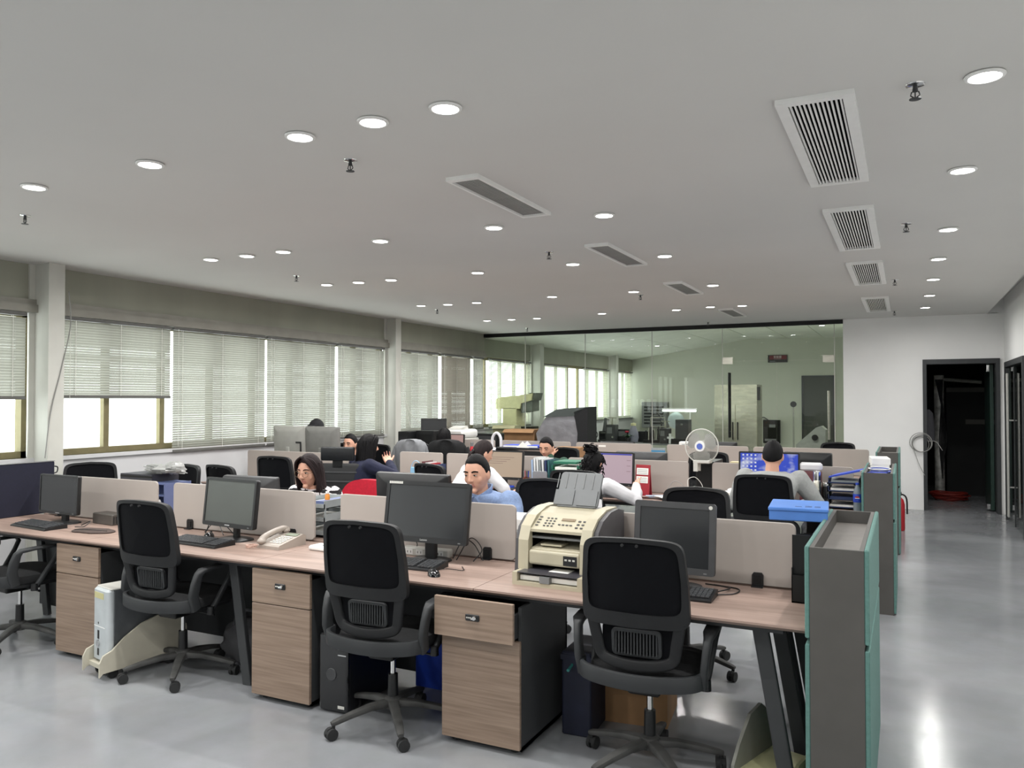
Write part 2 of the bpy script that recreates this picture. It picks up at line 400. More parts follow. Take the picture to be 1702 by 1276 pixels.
pm('slat', '#a2a29a', .55, var=.04, trans=.38)
pm('slat_daylit', '#d6d8cc', .55, var=.04, trans=.55)  # lighter copy of the slats, so these blinds look more strongly daylit
pm('slat_brown', '#8d877e', .55, var=.05, trans=.25)
pm('rail_grey', '#5f5f5c', .5, var=.06)
def blind(y0, y1, zb, label, mat='slat', x=WX + .03, tilt=63, pitch=.025, z1=2.395, jit=.05, one=False):
    b = thing('venetian_blind', label, 'blind', (x, (y0 + y1) / 2, zb), 0, 'venetian blinds along the window wall')
    h = (y1 - y0) / 2 - .006; H = z1 - zb
    MB().box(-.02, .02, -h, h, H - .03, H).build('headrail', 'rail_grey', b)
    MB().rbox(-.014, .014, -h, h, -.012, .018, .005, ax='y').build('bottom_rail', 'rail_grey', b)
    n = int((H - .05) / pitch); t = math.radians(tilt)
    c, s = math.cos(t) * .0135, math.sin(t) * .0135
    def slat(mb, z, q=0):
        cc, ss = math.cos(t + q) * .0135, math.sin(t + q) * .0135; o = .0025
        vs = []
        for yy in (-h, h): vs += [(-cc, yy, z - ss), (-o * math.sin(t), yy, z + o * math.cos(t)), (cc, yy, z + ss)]
        return mb.add(vs, [(0, 3, 4, 1), (1, 4, 5, 2)])
    if one:
        mb = MB()
        for i in range(n): slat(mb, .03 + i * pitch, random.uniform(-jit, jit))
        tag(mb.build('slat', mat, b), kind='stuff')
    else:
        me = slat(MB(), 0).mesh('slat', mat)
        for i in range(n):
            link_mesh('slat', me, b, (0, 0, .03 + i * pitch), (0, random.uniform(-jit, jit), 0))
    k = 2 if y1 - y0 < .8 else 3
    cords = [(-h + .12 + j * (2 * h - .24) / (k - 1)) for j in range(k)]
    cm = MB().box(-.0135, -.0125, -.0025, .0025, 0, H - .02).box(.0125, .0135, -.0025, .0025, 0, H - .02).mesh('ladder_cord', 'cable_white')
    for yy in cords: link_mesh('ladder_cord', cm, b, (0, yy, 0))
    MB().tube([(.03, -h + .05, H - .02), (.032, -h + .05, -.3 + (.35 if zb < 1.2 else 0))], .0025, 5).build('pull_cord', 'cable_white', b)
blind(3.02, 4.42, 1.63, 'raised venetian blind left of the near column, cut by the photo edge', jit=.1)
blind(1.6, 2.98, 1.63, 'raised venetian blind farthest left, outside the picture edge', one=True)
blind(4.76, 5.98, 1.64, 'half-raised venetian blind just right of the near column, window bare below it', jit=.13)
blind(6.0, 7.38, 1.06, 'lowered venetian blind beside the half-raised one')
blind(7.4, 8.72, 1.06, 'lowered venetian blind, second of the full-length ones')
blind(8.76, 9.86, 1.08, 'lowered venetian blind just left of the second column', jit=.06)
blind(10.14, 11.42, 1.08, 'bright lowered blind just right of the second column', jit=.05)
blind(11.5, 12.52, 1.08, 'darker brownish closed blind before the glass partition', 'slat_brown', jit=.1, tilt=66)
blind(12.6, 13.0, 1.08, 'narrow lowered blind ending at the glass partition', one=True)
blind(13.2, 15.08, 1.08, 'lowered blind behind the glass partition, behind the cream machine', 'slat_daylit', tilt=36, one=True, jit=.05)
blind(15.4, 17.1, 1.08, 'lowered blind behind the glass, past the third column', 'slat_daylit', tilt=36, one=True)
blind(18.1, 19.98, 1.08, 'lowered blind behind the glass, short of the fourth column', 'slat_daylit', tilt=36, one=True)
blind(20.25, 22.0, 1.08, 'last lowered blind in the far corner of the glazed room', 'slat_daylit', tilt=36, one=True)

# ---------------------------------------------------------------- glass partition and glazed laboratory behind
GY = 13.1
g = tag(thing('wall_glass', None, None, (0, GY, 0)), kind='structure')
MB().box(WX, -.85, -.035, .035, 2.775, 2.84).build('top_rail', 'black_metal', g)
MB().box(WX, -2.68, -.03, .03, 0, .05).build('bottom_rail', 'dark_alu', g)
ed = [WX, -6.23, -5.06, -3.85, -2.67]
for a, b in zip(ed, ed[1:]): MB().box(a + .004, b - .004, -.006, .006, .05, 2.775).build('pane', 'green_glass', g)
MB().box(-2.665, -.98, -.006, .006, 2.24, 2.775).build('pane', 'green_glass', g)
MB().box(-.97, -.855, -.006, .006, .0, 2.775).build('pane', 'green_glass', g)
for x in ed[1:] + [-.975]: MB().box(x - .005, x + .005, -.007, .007, .05, 2.775).build('joint_seal', 'pale_plastic', g)
for k, (a, b, hx) in enumerate(((-2.665, -1.83, -2.56), (-1.82, -.98, -1.06))):
    dr = tag(thing('door_%d' % (k + 3), None, None, (0, GY, 0)), kind='structure')
    MB().box(a, b, -.006, .006, .01, 2.23).build('glass_leaf', 'green_glass', dr)
    fx = a if k == 0 else b - .16
    MB().box(fx, fx + .16, -.016, .016, 2.19, 2.3).build('patch_fitting', 'steel', dr)
    MB().box(fx, fx + .16, -.016, .016, .0, .1).build('patch_fitting', 'steel', dr)
    hm = MB()
    for yy in (-.05, .05): hm.cyl((hx, yy, 1.0), (hx, yy, 2.05 if k == 0 else 1.75), .014)
    for z in (1.1, 1.65): hm.cyl((hx, -.05, z), (hx, .05, z), .009)
    hm.build('pull_handle', 'black_metal' if k == 0 else 'steel', dr)
struct('wall_lab_back', MB().box(-7.3, -.7, 22.1, 22.3, 0, 3.5), 'lab_wall')
struct('wall_lab_right', MB().box(-.85, -.7, 13.3, 22.1, 0, 3.5), 'lab_wall')
cl = tag(thing('ceiling_lab', None, None), kind='structure')
pm('roof_panel', '#e6e8de', .7, var=.05, scale=3)
zl = lambda x: 2.74 + (x + 7.2) * .148 if x < -3.7 else 3.26 - (x + 3.7) * .02
xs = [-7.2, -6.3, -5.4, -4.5, -3.7, -2.8, -1.9, -.72]
for a, b in zip(xs, xs[1:]):
    for y0, y1 in ((13.14, 17.6), (17.62, 22.1)):
        R = [[(x, yy, z) for x, z in ((a + .012, zl(a)), (b - .012, zl(b)), (b - .012, zl(b) + .05), (a + .012, zl(a) + .05))] for yy in (y0, y1)]
        MB().rings(R).build('panel', 'roof_panel', cl)
MB().rings([[(x, yy, z) for x, z in ((-7.25, 2.82), (-3.7, 3.34), (-.7, 3.29), (-.7, 3.4), (-3.7, 3.45), (-7.25, 2.95))] for yy in (13.14, 22.1)]).build('roof_backing', 'dark_wall', cl)
# ================================================================ ceiling fittings
glow('lamp_lens', '#fffdf6', 30)
dl = [(.277,3.44),(.281,4.81),(.283,6.45),(.265,7.77),(.259,9.07),(.26,10.46),(.243,11.81),
 (-1.71,2.82),(-2.08,2.82),(-2.5,2.83),(-3.49,2.82),(-4.46,2.83),(-5.02,2.83),(-5.43,2.83),
 (-1.773,4.94),(-2.6,4.95),(-3.6,4.98),(-4.58,4.99),(-4.99,5.0),(-5.4,4.99),
 (-1.82,6.58),(-2.67,6.61),(-3.67,6.65),(-4.68,6.66),(-5.08,6.65),(-5.49,6.64),
 (-1.83,8.5),(-2.74,8.61),(-3.74,8.6),(-4.82,8.71),(-5.24,8.71),(-5.62,8.67),
 (-1.89,10.52),(-2.29,10.48),(-2.78,10.62),(-3.84,10.6),(-4.94,10.79),(-5.36,10.78),(-5.78,10.78)]
hid = [(.277, 2.05), (.277, .6), (-1.7, .9), (-2.5, .9), (-3.5, .9), (-4.5, .9), (-5.4, .9), (-1.7, -1.1), (-3.5, -1.1), (-5.4, -1.1), (.277, -1.0)]
ring = MB().lathe([(.054, 0), (.068, -.002), (.071, -.006), (.068, -.011), (.057, -.013), (.053, -.006), (.054, 0)], 20).mesh('trim_ring', 'white_plastic', 40)
lens = MB().lathe([(.0, -.009), (.055, -.009), (.055, -.003), (0, -.003)], 20).mesh('lens', 'lamp_lens')
row = {0: 'right-hand aisle line'}
cnt = {}
for i, (x, y) in enumerate(dl + hid):
    if x > 0: r = 'over the right aisle'
    else:
        r = {2: 'in the nearest cross row', 4: 'in the second cross row', 5: 'in the second cross row', 6: 'in the third cross row', 8: 'in the fourth cross row', 10: 'in the farthest cross row'}.get(int(y), 'behind the photographer')
    cnt[r] = cnt.get(r, 0) + 1
    o = ('first', 'second', 'third', 'fourth', 'fifth', 'sixth', 'seventh', 'eighth', 'ninth', 'tenth', 'eleventh', 'twelfth')[cnt[r] - 1]
    lab = 'round recessed downlight %s, %s counted from the %s' % (r, o, 'near end' if x > 0 else 'right') if y > 2.5 else 'round recessed downlight behind the photographer'
    t = thing('downlight', lab, 'ceiling light', (x, y, ZC), 0, 'recessed ceiling downlights' if y > 2.5 else 'downlights behind the photographer')
    link_mesh('trim_ring', ring, t); link_mesh('lens', lens, t)
    L = bpy.data.lights.new('downlight_lamp', 'AREA'); L.shape = 'DISK'; L.size = .09; L.energy = LAMP; L.color = (1, .985, .96); L.spread = math.radians(172)
    lo = bpy.data.objects.new('downlight_lamp', L); COL.objects.link(lo); lo.parent = t; lo.location = (0, 0, -.016)
# downlights added to brighten the glazed room, on its sloping ceiling
glow('lamp_lens_soft', '#f4fff4', 5)
for k, (x, y) in enumerate(((-1.6, 15.2), (-2.9, 15.2), (-1.6, 18.2), (-2.9, 18.2), (-4.4, 17), (-5.6, 19.5))):
    t = thing('downlight', 'small downlight added to brighten the glazed room, %s' % ('near right corner', 'second from the right wall', 'before the dark door', 'above the steel chamber', 'above the bench end', 'toward the far windows')[k], 'ceiling light', (x, y, zl(x) - .004), 0, 'added downlights in the glazed room')
    link_mesh('trim_ring', ring, t); link_mesh('lens', lens, t)
    L = bpy.data.lights.new('downlight_lamp', 'AREA'); L.shape = 'DISK'; L.size = .09; L.energy = 28; L.color = (.98, 1, .93); L.spread = math.radians(170)
    lo = bpy.data.objects.new('downlight_lamp', L); COL.objects.link(lo); lo.parent = t; lo.location = (0, 0, -.016)
t = thing('ceiling_box', 'unlit oblong fitting on the glazed room ceiling', 'ceiling fitting', (-4.05, 16.2, zl(-4.05) - .002), .3)
MB().rbox(-.35, .35, -.06, .06, -.09, -.0, .01, ax='x').build('housing', 'mid_plastic', t); MB().box(-.33, .33, -.05, .05, -.094, -.09).build('diffuser', 'pale_plastic', t)
# air vents with louvres
pm('vent_dark', '#08080a', .95, spec=.05)
def vent(x0, x1, y0, y1, ns, fw, label, white, grp):
    t = thing('air_vent', label, 'air vent', ((x0+x1)/2, (y0+y1)/2, ZC), 0, grp)
    w, l = x1 - x0, y1 - y0
    m = 'white_plastic' if white else pm('louvre_grey', '#8c8c8a', .5)
    o = [(-w/2,-l/2),(w/2,-l/2),(w/2,l/2),(-w/2,l/2)]; n = [(-w/2+fw,-l/2+.04),(w/2-fw,-l/2+.04),(w/2-fw,l/2-.04),(-w/2+fw,l/2-.04)]
    MB().frame(o, n, -.022, .004, 'z').build('vent_frame', 'white_plastic', t)
    MB().box(-w/2+fw, w/2-fw, -l/2+.04, l/2-.04, -.001, .003).build('backing', 'vent_dark', t)
    sm = MB().box(*((-.0038, .0038) if white else (-.0056, .0056)), -l/2+.04, l/2-.04, *((-.016, -.008) if white else (-.012, -.009))).mesh('louvre', m)
    iw = w - 2 * fw
    for i in range(ns): link_mesh('louvre', sm, t, (-iw/2 + iw * (i + .5) / ns, 0, 0), (0, 0, 0))
    for yy in (-.25, .0, .25):
        MB().box(-iw/2, iw/2, yy * l - .004, yy * l + .004, -.006, -.002).build('cross_bar', 'vent_dark', t)
for i, (y0, y1) in enumerate(((3.36, 4.76), (5.43, 6.93), (7.64, 9.1), (10.36, 11.95))):
    vent(-.47, -.17, y0, y1, 12, .045, 'white slatted ceiling vent over the right side, %s from the front' % ('largest, first', 'second', 'third', 'last, fourth')[i], True, 'right row of ceiling vents')
for i, (y0, y1) in enumerate(((3.73, 4.72), (5.83, 6.88), (8.1, 9.08), (10.8, 11.85))):
    vent(-2.26, -2.06, y0, y1, 11, .016, 'narrow grey louvred ceiling vent over the desks, %s from the front' % ('first', 'second', 'third', 'fourth')[i], False, 'left row of ceiling vents')
# sprinkler heads
sp = [(.043,3.43,'nearest, beside the big white vent'),(.013,6.14,'beside the second white vent'),(-.09,8.98,'beside the third white vent'),(-.13,12.18,'beside the last white vent'),
 (-2.53,3.24,'nearest above the desks'),(-2.64,6.01,'second above the desks'),(-2.77,8.96,'third above the desks'),(-2.79,12.59,'above the desks, closest to the glass'),
 (-5.23,3.26,'nearest to the left windows'),(-5.38,6.05,'second along the windows'),(-5.69,9.18,'third along the windows'),(-5.8,12.27,'last along the windows')]
esc = MB().lathe([(0, 0), (.036, 0), (.034, -.004), (.018, -.008), (0, -.008)], 16).mesh('escutcheon', 'chrome', 40)
sb = MB().cyl((0, 0, -.006), (0, 0, -.028), .008, .011, 8).tube([(-.012, 0, -.028), (-.016, 0, -.042), (0, 0, -.055)], .0025, 6).tube([(.012, 0, -.028), (.016, 0, -.042), (0, 0, -.055)], .0025, 6).cyl((0, 0, -.03), (0, 0, -.055), .0025).mesh('sprinkler_body', 'dark_alu', 40)
df = MB().lathe([(0, -.055), (.022, -.056), (.022, -.058), (0, -.059)], 12).mesh('deflector', 'dark_alu')
for x, y, w in sp:
    t = thing('sprinkler', 'fire sprinkler head hanging from the ceiling, ' + w, 'sprinkler', (x, y, ZC), 0, 'ceiling sprinklers')
    link_mesh('escutcheon', esc, t); link_mesh('sprinkler_body', sb, t); link_mesh('deflector', df, t)
# ================================================================ desks, screens, pedestals, cabinets
def desk_row(name, label, bays, yf, yb, legs, group, mat='desk_wood'):
    """one run of worktops; yf is the sitting side, yb the side at the screen"""
    x0, x1 = bays[0], bays[-1]; s = 1 if yb > yf else -1
    t = thing('desk', label, 'desk', ((x0+x1)/2, yf, 0), 0, group); cx = (x0+x1)/2
    for a, b in zip(bays, bays[1:]):
        w = b - a - .003; d = abs(yb - yf)
        pr = [(0, .74), (0, .731), (.028, .714), (d, .714), (d, .74)]
        m = MB(); m.rings([[(x, s * p, z) for p, z in pr] for x in (a - cx + .0015, b - cx - .0015)])
        m.build('worktop', mat, t)
    d = abs(yb - yf)
    MB().box(x0 - cx + .1, x1 - cx - .1, *sorted((s*.12, s*.16)), .675, .714).build('beam', 'charcoal_board', t)
    MB().box(x0 - cx + .1, x1 - cx - .1, *sorted((s*(d-.1), s*(d-.06))), .675, .714).build('beam', 'charcoal_board', t)
    for lx in legs:
        MB().sweep([(lx - cx - .06, s*.16, .712), (lx - cx + .06, s*.16, 0)], (.016, .032), (0, 1, 0), .2).build('leg', 'charcoal_board', t)
        MB().sweep([(lx - cx - .06, s*(d-.04), .712), (lx - cx + .06, s*(d-.04), 0)], (.016, .032), (0, 1, 0), .2).build('leg', 'charcoal_board', t)
        MB().box(lx - cx - .1, lx - cx - .03, *sorted((s*.1, s*(d-.02))), .69, .713).build('leg_bracket', 'charcoal_board', t)
    return t
BX = [-5.98, -4.61, -3.19, -1.81, -.35]
D1 = desk_row('desk', 'front run of pinkish wood desktops nearest the camera, chairs tucked under', BX, 3.24, 3.86, [-5.86, -3.42, -.49], 'desk runs')
for a, b in zip(BX[:3], BX[1:4]): MB().box(a + .03 + 3.165, b - .03 + 3.165, .615, .627, .06, .7).build('added_dark_board', 'charcoal_board', D1)  # boards added to darken the space and floor under the desks
desk_row('desk', 'second desk run, behind the first row of beige screens', BX, 4.54, 3.9, [-5.86, -3.42, -.49], 'desk runs')
CX = [-5.0, -3.17, -1.69, -.32]
desk_row('desk', 'desk run where the person in the grey sweater sits, facing away', CX, 6.68, 7.28, [-4.8, -1.7, -.45], 'desk runs')
desk_row('desk', 'desk run behind the fan, its users facing the camera', CX, 7.94, 7.32, [-4.8, -1.7, -.45], 'desk runs')
desk_row('desk', 'short desk by the windows in front of the grey monitor backs', [-6.75, -5.15], 6.12, 6.73, [-6.6, -5.3], 'desk runs')
desk_row('desk', 'short desk by the windows carrying the two grey monitors', [-6.75, -5.15], 7.39, 6.77, [-6.6, -5.3], 'desk runs')
EX = [-6.6, -5.2, -3.78, -2.4, -.38]
desk_row('desk', 'far desk run with the black jacket chair', EX, 9.3, 9.92, [-6.4, -3.8, -.5], 'desk runs')
desk_row('desk', 'farthest desk run, close to the glass partition', EX, 10.58, 9.96, [-6.4, -3.8, -.5], 'desk runs')

def desk_screen(x0, x1, y, label, z0=.745, z1=1.045, clips=True, th=.016, mat='screen_board'):
    t = thing('desk_screen', label, 'desk divider', ((x0+x1)/2, y, z0 - .005), 0, 'beige desk dividers')
    w = x1 - x0; h = z1 - z0
    MB().at(0, 0, .005 + h/2).rbox(-w/2, w/2, -th/2, th/2, -h/2, h/2, .028, 5, 'y', .003).build('board', mat, t, 40)
    if clips:
        for cx in (-w/2 + .17, w/2 - .17):
            c = MB(); c.prism([(-.026, 0), (.026, 0), (.026, .055), (.018, .066), (-.018, .066), (-.026, .055)], -th/2 - .012, -th/2 - .001, 'y')
            c.box(-.026, .026, -th/2 - .035, -th/2 - .001, 0, .006)
            cl = c.build('clamp', 'black_plastic', t, loc=(cx, 0, 0))
            MB().box(-.016, .016, -th/2 - .016, -th/2 - .012, .014, .052).build('clamp_inset', 'black_metal', cl)
    return t
S1 = desk_screen(-5.9, -4.69, 3.88, 'beige desk divider behind the leftmost monitor')
desk_screen(-4.53, -3.29, 3.88, 'beige desk divider behind the telephone')
desk_screen(-3.09, -1.9, 3.88, 'beige desk divider in front of the person in blue')
desk_screen(-1.72, -.46, 3.88, 'beige desk divider between printer and teal-sided cabinet')
desk_screen(-1.585, -.4, 7.3, 'beige desk divider behind the blue-sky monitor', clips=False)
desk_screen(-3.0, -1.8, 7.3, 'beige desk divider left of the fan', clips=False)
desk_screen(-4.4, -3.2, 7.3, 'beige desk divider behind the cream-screen monitor', clips=False)
desk_screen(-5.0, -4.45, 7.3, 'beige desk divider behind the person in navy', clips=False)
desk_screen(-6.7, -5.2, 6.75, 'beige desk divider under the grey monitor backs by the windows', clips=False)
desk_screen(-1.66, -.38, 9.94, 'beige far divider left of the last cabinet', clips=False)
q = desk_screen(-3.97, -2.93, 9.94, 'beige far divider with a white sticker, below the dark machines', clips=False)
MB().box(-.2, -.1, -.0095, -.0082, .25, .275).build('sticker', 'paper', q)
desk_screen(-2.73, -1.72, 9.94, 'beige far divider behind the fan', clips=False)
desk_screen(-5.1, -4.05, 9.94, 'beige far divider behind blue folders', clips=False)
desk_screen(-6.5, -5.2, 9.94, 'beige far divider by the black computer towers', clips=False)
# navy side screen at the left end of the front desks
t = thing('side_screen', 'dark navy upright side screen at the left end of the front desk', 'desk divider', (-5.99, 3.72, .74))
MB().rbox(-.018, .018, -.2, .26, 0, .395, .01, ax='x').build('panel', 'navy_fabric', t)
MB().box(-.02, .02, -.2, .26, .395, .4).build('top_edge', 'mid_plastic', t)
MB().tube(bez([(0, .262, .30), (0, .29, .31), (0, .295, .345), (0, .27, .355)], 5), .005, 6).build('hook', 'black_plastic', t)

def pedestal(x0, x1, label, opened=0., yf=3.25, dep=.56):
    w = x1 - x0
    t = thing('drawer_pedestal', label, 'drawer unit', ((x0+x1)/2, yf, 0), 0, 'drawer pedestals under the front desks')
    b = MB().box(-w/2, w/2, .02, .02 + dep - .02, .02, .04).box(-w/2, -w/2 + .016, .02, dep, .02, .67).box(w/2 - .016, w/2, .02, dep, .02, .67)
    b.box(-w/2, w/2, dep - .016, dep, .02, .67).box(-w/2 + .016, w/2 - .016, .02, dep - .016, .5, .512)
    b.build('carcass', 'charcoal_board', t)
    for sx in (-1, 1):
        for yy in (.06, dep - .06): MB().cyl((sx*(w/2-.05), yy, 0), (sx*(w/2-.05), yy, .02), .02, n=10).build('foot', 'black_plastic', t)
    MB().rbox(-w/2, w/2, 0, .018, .03, .518, .002, 1, 'y').build('door', 'ped_wood', t)
    d = MB().rbox(-w/2, w/2, -opened, .018 - opened, .523, .704, .002, 1, 'y').build('drawer_front', 'ped_wood', t)
    if opened:
        MB().box(-w/2 + .02, -w/2 + .032, .018 - opened, .45 - opened, .53, .64).box(w/2 - .032, w/2 - .02, .018 - opened, .45 - opened, .53, .64).box(-w/2 + .03, w/2 - .03, .018 - opened, .45 - opened, .53, .54).build('drawer_box', 'charcoal_board', t)
    MB().rbox(-.036, .036, -.006 - opened, -opened + .001, .608, .638, .006, 3, 'y').build('lock_plate', 'black_plastic', d)
    MB().cyl((.012, -.006 - opened, .623), (.012, -.014 - opened, .623), .011, .009).sweep([(.0, -.014 - opened, .62), (.026, -.014 - opened, .625)], (.004, .004), (0, 1, 0)).build('thumb_turn', 'chrome', d, 40)
    for k in range(3): MB().cyl((-.026 + k*.009, -.006 - opened, .623), (-.026 + k*.009, -.0085 - opened, .623), .0035, n=8).build('dial', 'pale_plastic', d)
    return t
pedestal(-4.85, -4.45, 'wood-fronted drawer pedestal beside the white computer tower')
pedestal(-3.19, -2.79, 'wood-fronted drawer pedestal below the telephone, drawer shut')
pedestal(-1.985, -1.575, 'wood-fronted drawer pedestal below the printer with its drawer pulled out', .07)

def side_cabinet(x0, x1, y0, y1, label, h=1.06):
    t = thing('side_cabinet', label, 'cabinet', ((x0+x1)/2, (y0+y1)/2, 0), 0, 'teal-sided cabinets along the aisle')
    w, l = x1 - x0 - .036, y1 - y0
    b = MB().box(-w/2, w/2, -l/2, -l/2 + .016, .0, h).box(-w/2, w/2, l/2 - .016, l/2, 0, h)
    b.box(-w/2, -w/2 + .016, -l/2 + .016, l/2 - .016, 0, h).box(w/2 - .016, w/2, -l/2 + .016, l/2 - .016, 0, h)
    b.build('carcass', 'cab_grey', t)
    MB().box(-w/2 + .016, w/2 - .016, -l/2 + .016, l/2 - .016, h - .075, h - .06).build('tray_floor', pm('tray_grey', '#77736f', .5), t)
    for sx in (-1, 1):
        for z0, z1 in ((.012, .695), (.715, h + .004)):
            xa, xb = sorted((sx * w/2, sx * (w/2 + .018)))
            MB().rbox(xa, xb, -l/2, l/2, z0, z1, .007, 2, 'y', .004).build('padded_panel', 'teal_fabric', t)
    return t
side_cabinet(-.35, -.125, 3.2, 4.34, 'nearest grey cabinet with teal padded sides and empty top tray')
side_cabinet(-.31, -.075, 6.62, 7.66, 'middle teal-sided cabinet with papers and blue folders in its top tray')
side_cabinet(-.29, -.06, 9.2, 10.35, 'farthest teal-sided cabinet with a dark tray, by the white wall')
# ================================================================ mesh task chairs
pm('chair_frame', '#1b1c1e', .55, var=.12, scale=10, spec=.35)
pm('chair_arm', '#2e3032', .55, var=.1, scale=10, spec=.4)
def task_chair(seat_h=.47):
    t = thing('office_chair', 'x', 'chair', (0, 0, 0), 0, 'black mesh office chairs')
    def yb(x, z): return -.245 - .13 * max(0, z - .45) + .9 * x * x          # back surface
    def fr(out, inn, z_o, z_i, th):
        R = []
        for k in range(4):
            o, zc, dy = ((out, z_o, -th/2), (out, z_o, th/2), (inn, z_i, th/2), (inn, z_i, -th/2))[k]
            R.append([(a, yb(a, zc + b) + dy, zc + b) for a, b in o])
        R.append(R[0]); return MB().rings(R, caps=False)
    N = 64
    def outl(a, b, e, top, bot):
        o = []
        for x, z in selli(a, b, e, N):
            f = 1 + (top if z > 0 else bot) * abs(z) / b
            o.append((x * f, z + (.016 * (1 - (x / a) ** 2) if z > 0 else 0)))
        return o
    out = outl(.222, .178, 10, -.07, .02); inn = outl(.196, .14, 9, -.06, .0)
    bf = fr(out, inn, .865, .885, .03).build('back_frame', 'chair_frame', t, 50)
    scr = MB()
    for sx in (-.03, .03): scr.cyl((sx, yb(0, 1.03) - .024, 1.03), (sx, yb(0, 1.03) - .012, 1.03), .006, n=8)
    scr.build('screw_caps', 'rubber', bf)
    mesh = MB(); R = []
    for s in (1.03, .7, .35, .0005): R.append([(a*s, yb(a*s, .885 + b*s) - .004, .885 + b*s) for a, b in inn])
    mesh.rings(R, caps=False); R2 = [[(x, y + .008, z) for x, y, z in r] for r in R]; mesh.rings(R2[::-1], caps=False)
    mesh.build('mesh_panel', 'mesh_black', t, 40)
    # inner U below the mesh, carrying the lumbar plate
    u = bez([(-.185, yb(.185, .7), .715), (-.168, yb(.168, .62) + .01, .62), (-.15, yb(.15, .55) + .015, .55), (-.09, yb(.09, .525) + .01, .528), (0, yb(0, .52) + .008, .522), (.09, yb(.09, .525) + .01, .528), (.15, yb(.15, .55) + .015, .55), (.168, yb(.168, .62) + .01, .62), (.185, yb(.185, .7), .715)], 5)
    MB().sweep(u, (.012, .024), (0, 1, 0)).build('back_bracket', 'chair_frame', t, 50)
    lum = MB()
    po = rrect(.21, .115, .02, 4); pi = rrect(.184, .09, .012, 4)
    R = []
    for k in range(4):
        o, dy = ((po, -.008), (po, .008), (pi, .008), (pi, -.008))[k]; R.append([(a, yb(a, .6 + b) + .03 + dy, .61 + b) for a, b in o])
    R.append(R[0]); lum.rings(R, caps=False)
    for k in range(14):
        x = -.086 + k * .0132; lum.box(x - .003, x + .003, yb(x, .6) + .023, yb(x, .6) + .037, .563, .657)
    lum.build('lumbar_support', 'chair_arm', t)
    MB().prism(rrect(.3, .15, .03, 4), 0, .008, 'y').build('lumbar_backing', 'mesh_black', t, loc=(0, yb(0, .6) + .05, .615))
    # lower yoke that ties the back to arms and seat
    yk = bez([(-.262, -.13, .47), (-.25, -.19, .468), (-.2, -.235, .465), (-.1, -.262, .46), (0, -.27, .458), (.1, -.262, .46), (.2, -.235, .465), (.25, -.19, .468), (.262, -.13, .47)], 5)
    MB().sweep(yk, (.034, .011), (0, 0, 1), .3).build('yoke', 'chair_arm', t, 30)
    for sx in (-1, 1):
        p = [(sx*.262, -.15, .44), (sx*.268, -.175, .52), (sx*.275, -.165, .585), (sx*.28, -.15, .635), (sx*.283, -.13, .656), (sx*.284, -.05, .662), (sx*.284, .06, .664), (sx*.283, .105, .66), (sx*.279, .118, .635), (sx*.272, .09, .58), (sx*.264, .045, .51), (sx*.255, .0, .44), (sx*.245, -.03, .40)]
        ab = [(.014, .03), (.014, .032), (.015, .03), (.018, .024), (.028, .012), (.031, .009), (.029, .009), (.026, .01), (.018, .012), (.012, .014), (.012, .015), (.013, .015), (.014, .014)]
        MB().sweep(p, ab, (1, 0, 0)).build('armrest', 'chair_arm', t, 50)
        MB().cyl((sx*.25, -.03, .385), (sx*.25, -.03, .43), .022, .02, 10).build('arm_knob', 'black_plastic', t, 40)
    st = MB(); R = []
    for z, k, dy in ((.425, .9, 0), (.437, .99, 0), (.46, 1.0, 0), (.482, .97, 0), (.492, .85, 0), (.495, .5, 0), (.494, .02, 0)):
        R.append([(a * k, b * k + .03 + dy, z - .016 * max(0, b * k / .235) ** 3) for a, b in selli(.243, .235, 4, 36)])
    st.rings(R).build('seat', 'fabric_black', t, 50)
    MB().rings([[(a * k, b * k + .03, z) for a, b in selli(.225, .21, 4, 28)] for z, k in ((.395, .7), (.405, .95), (.426, 1))]).build('seat_pan', 'black_plastic', t, 40)
    MB().rbox(-.07, .07, -.12, .1, .355, .397, .012).build('tilt_mechanism', 'black_metal', t)
    MB().tube([(.05, .0, .375), (.16, .0, .377), (.235, .01, .372)], [.005, .005, .008], 6).build('lever', 'black_plastic', t)
    g = MB().cyl((0, 0, .25), (0, 0, .365), .0135, n=14).build('gas_lift', 'chrome', t, 40)
    MB().cyl((0, 0, .12), (0, 0, .255), .027, .025, 14).build('lift_sleeve', 'black_plastic', t, 40)
    MB().lathe([(.02, .085), (.042, .09), (.046, .12), (.04, .14), (.027, .148)], 16).build('hub', 'dusty_black', t, 40)
    for k in range(5):
        a = 2 * PI * k / 5 + .35; c, s = math.cos(a), math.sin(a)
        lp = [(.03*c, .03*s, .115), (.12*c, .12*s, .113), (.22*c, .22*s, .096), (.3*c, .3*s, .078), (.318*c, .318*s, .074)]
        leg = MB().sweep(lp, [(.02, .026), (.016, .024), (.0135, .021), (.012, .017), (.009, .013)], (0, 0, 1)).build('base_leg', 'dusty_black', t, 40)
        cx, cy = .308*c, .308*s; ca, sa = math.cos(a*2.3+1), math.sin(a*2.3+1)
        cs = MB().cyl((cx, cy, .055), (cx, cy, .075), .009, n=8)
        cs.at(cx + .012*ca, cy + .012*sa, 0, math.atan2(sa, ca))
        for yy in (-.0215, .0055): cs.cyl((0, yy, .028), (0, yy + .016, .028), .028, n=14)
        hood = [(-.024, .03), (-.02, .05), (0, .06), (.02, .053), (.027, .034), (.012, .03)]
        cs.prism(hood, -.0055, .0055, 'y')
        cs.build('caster', 'rubber', t, 40)
    return t
CH = task_chair()
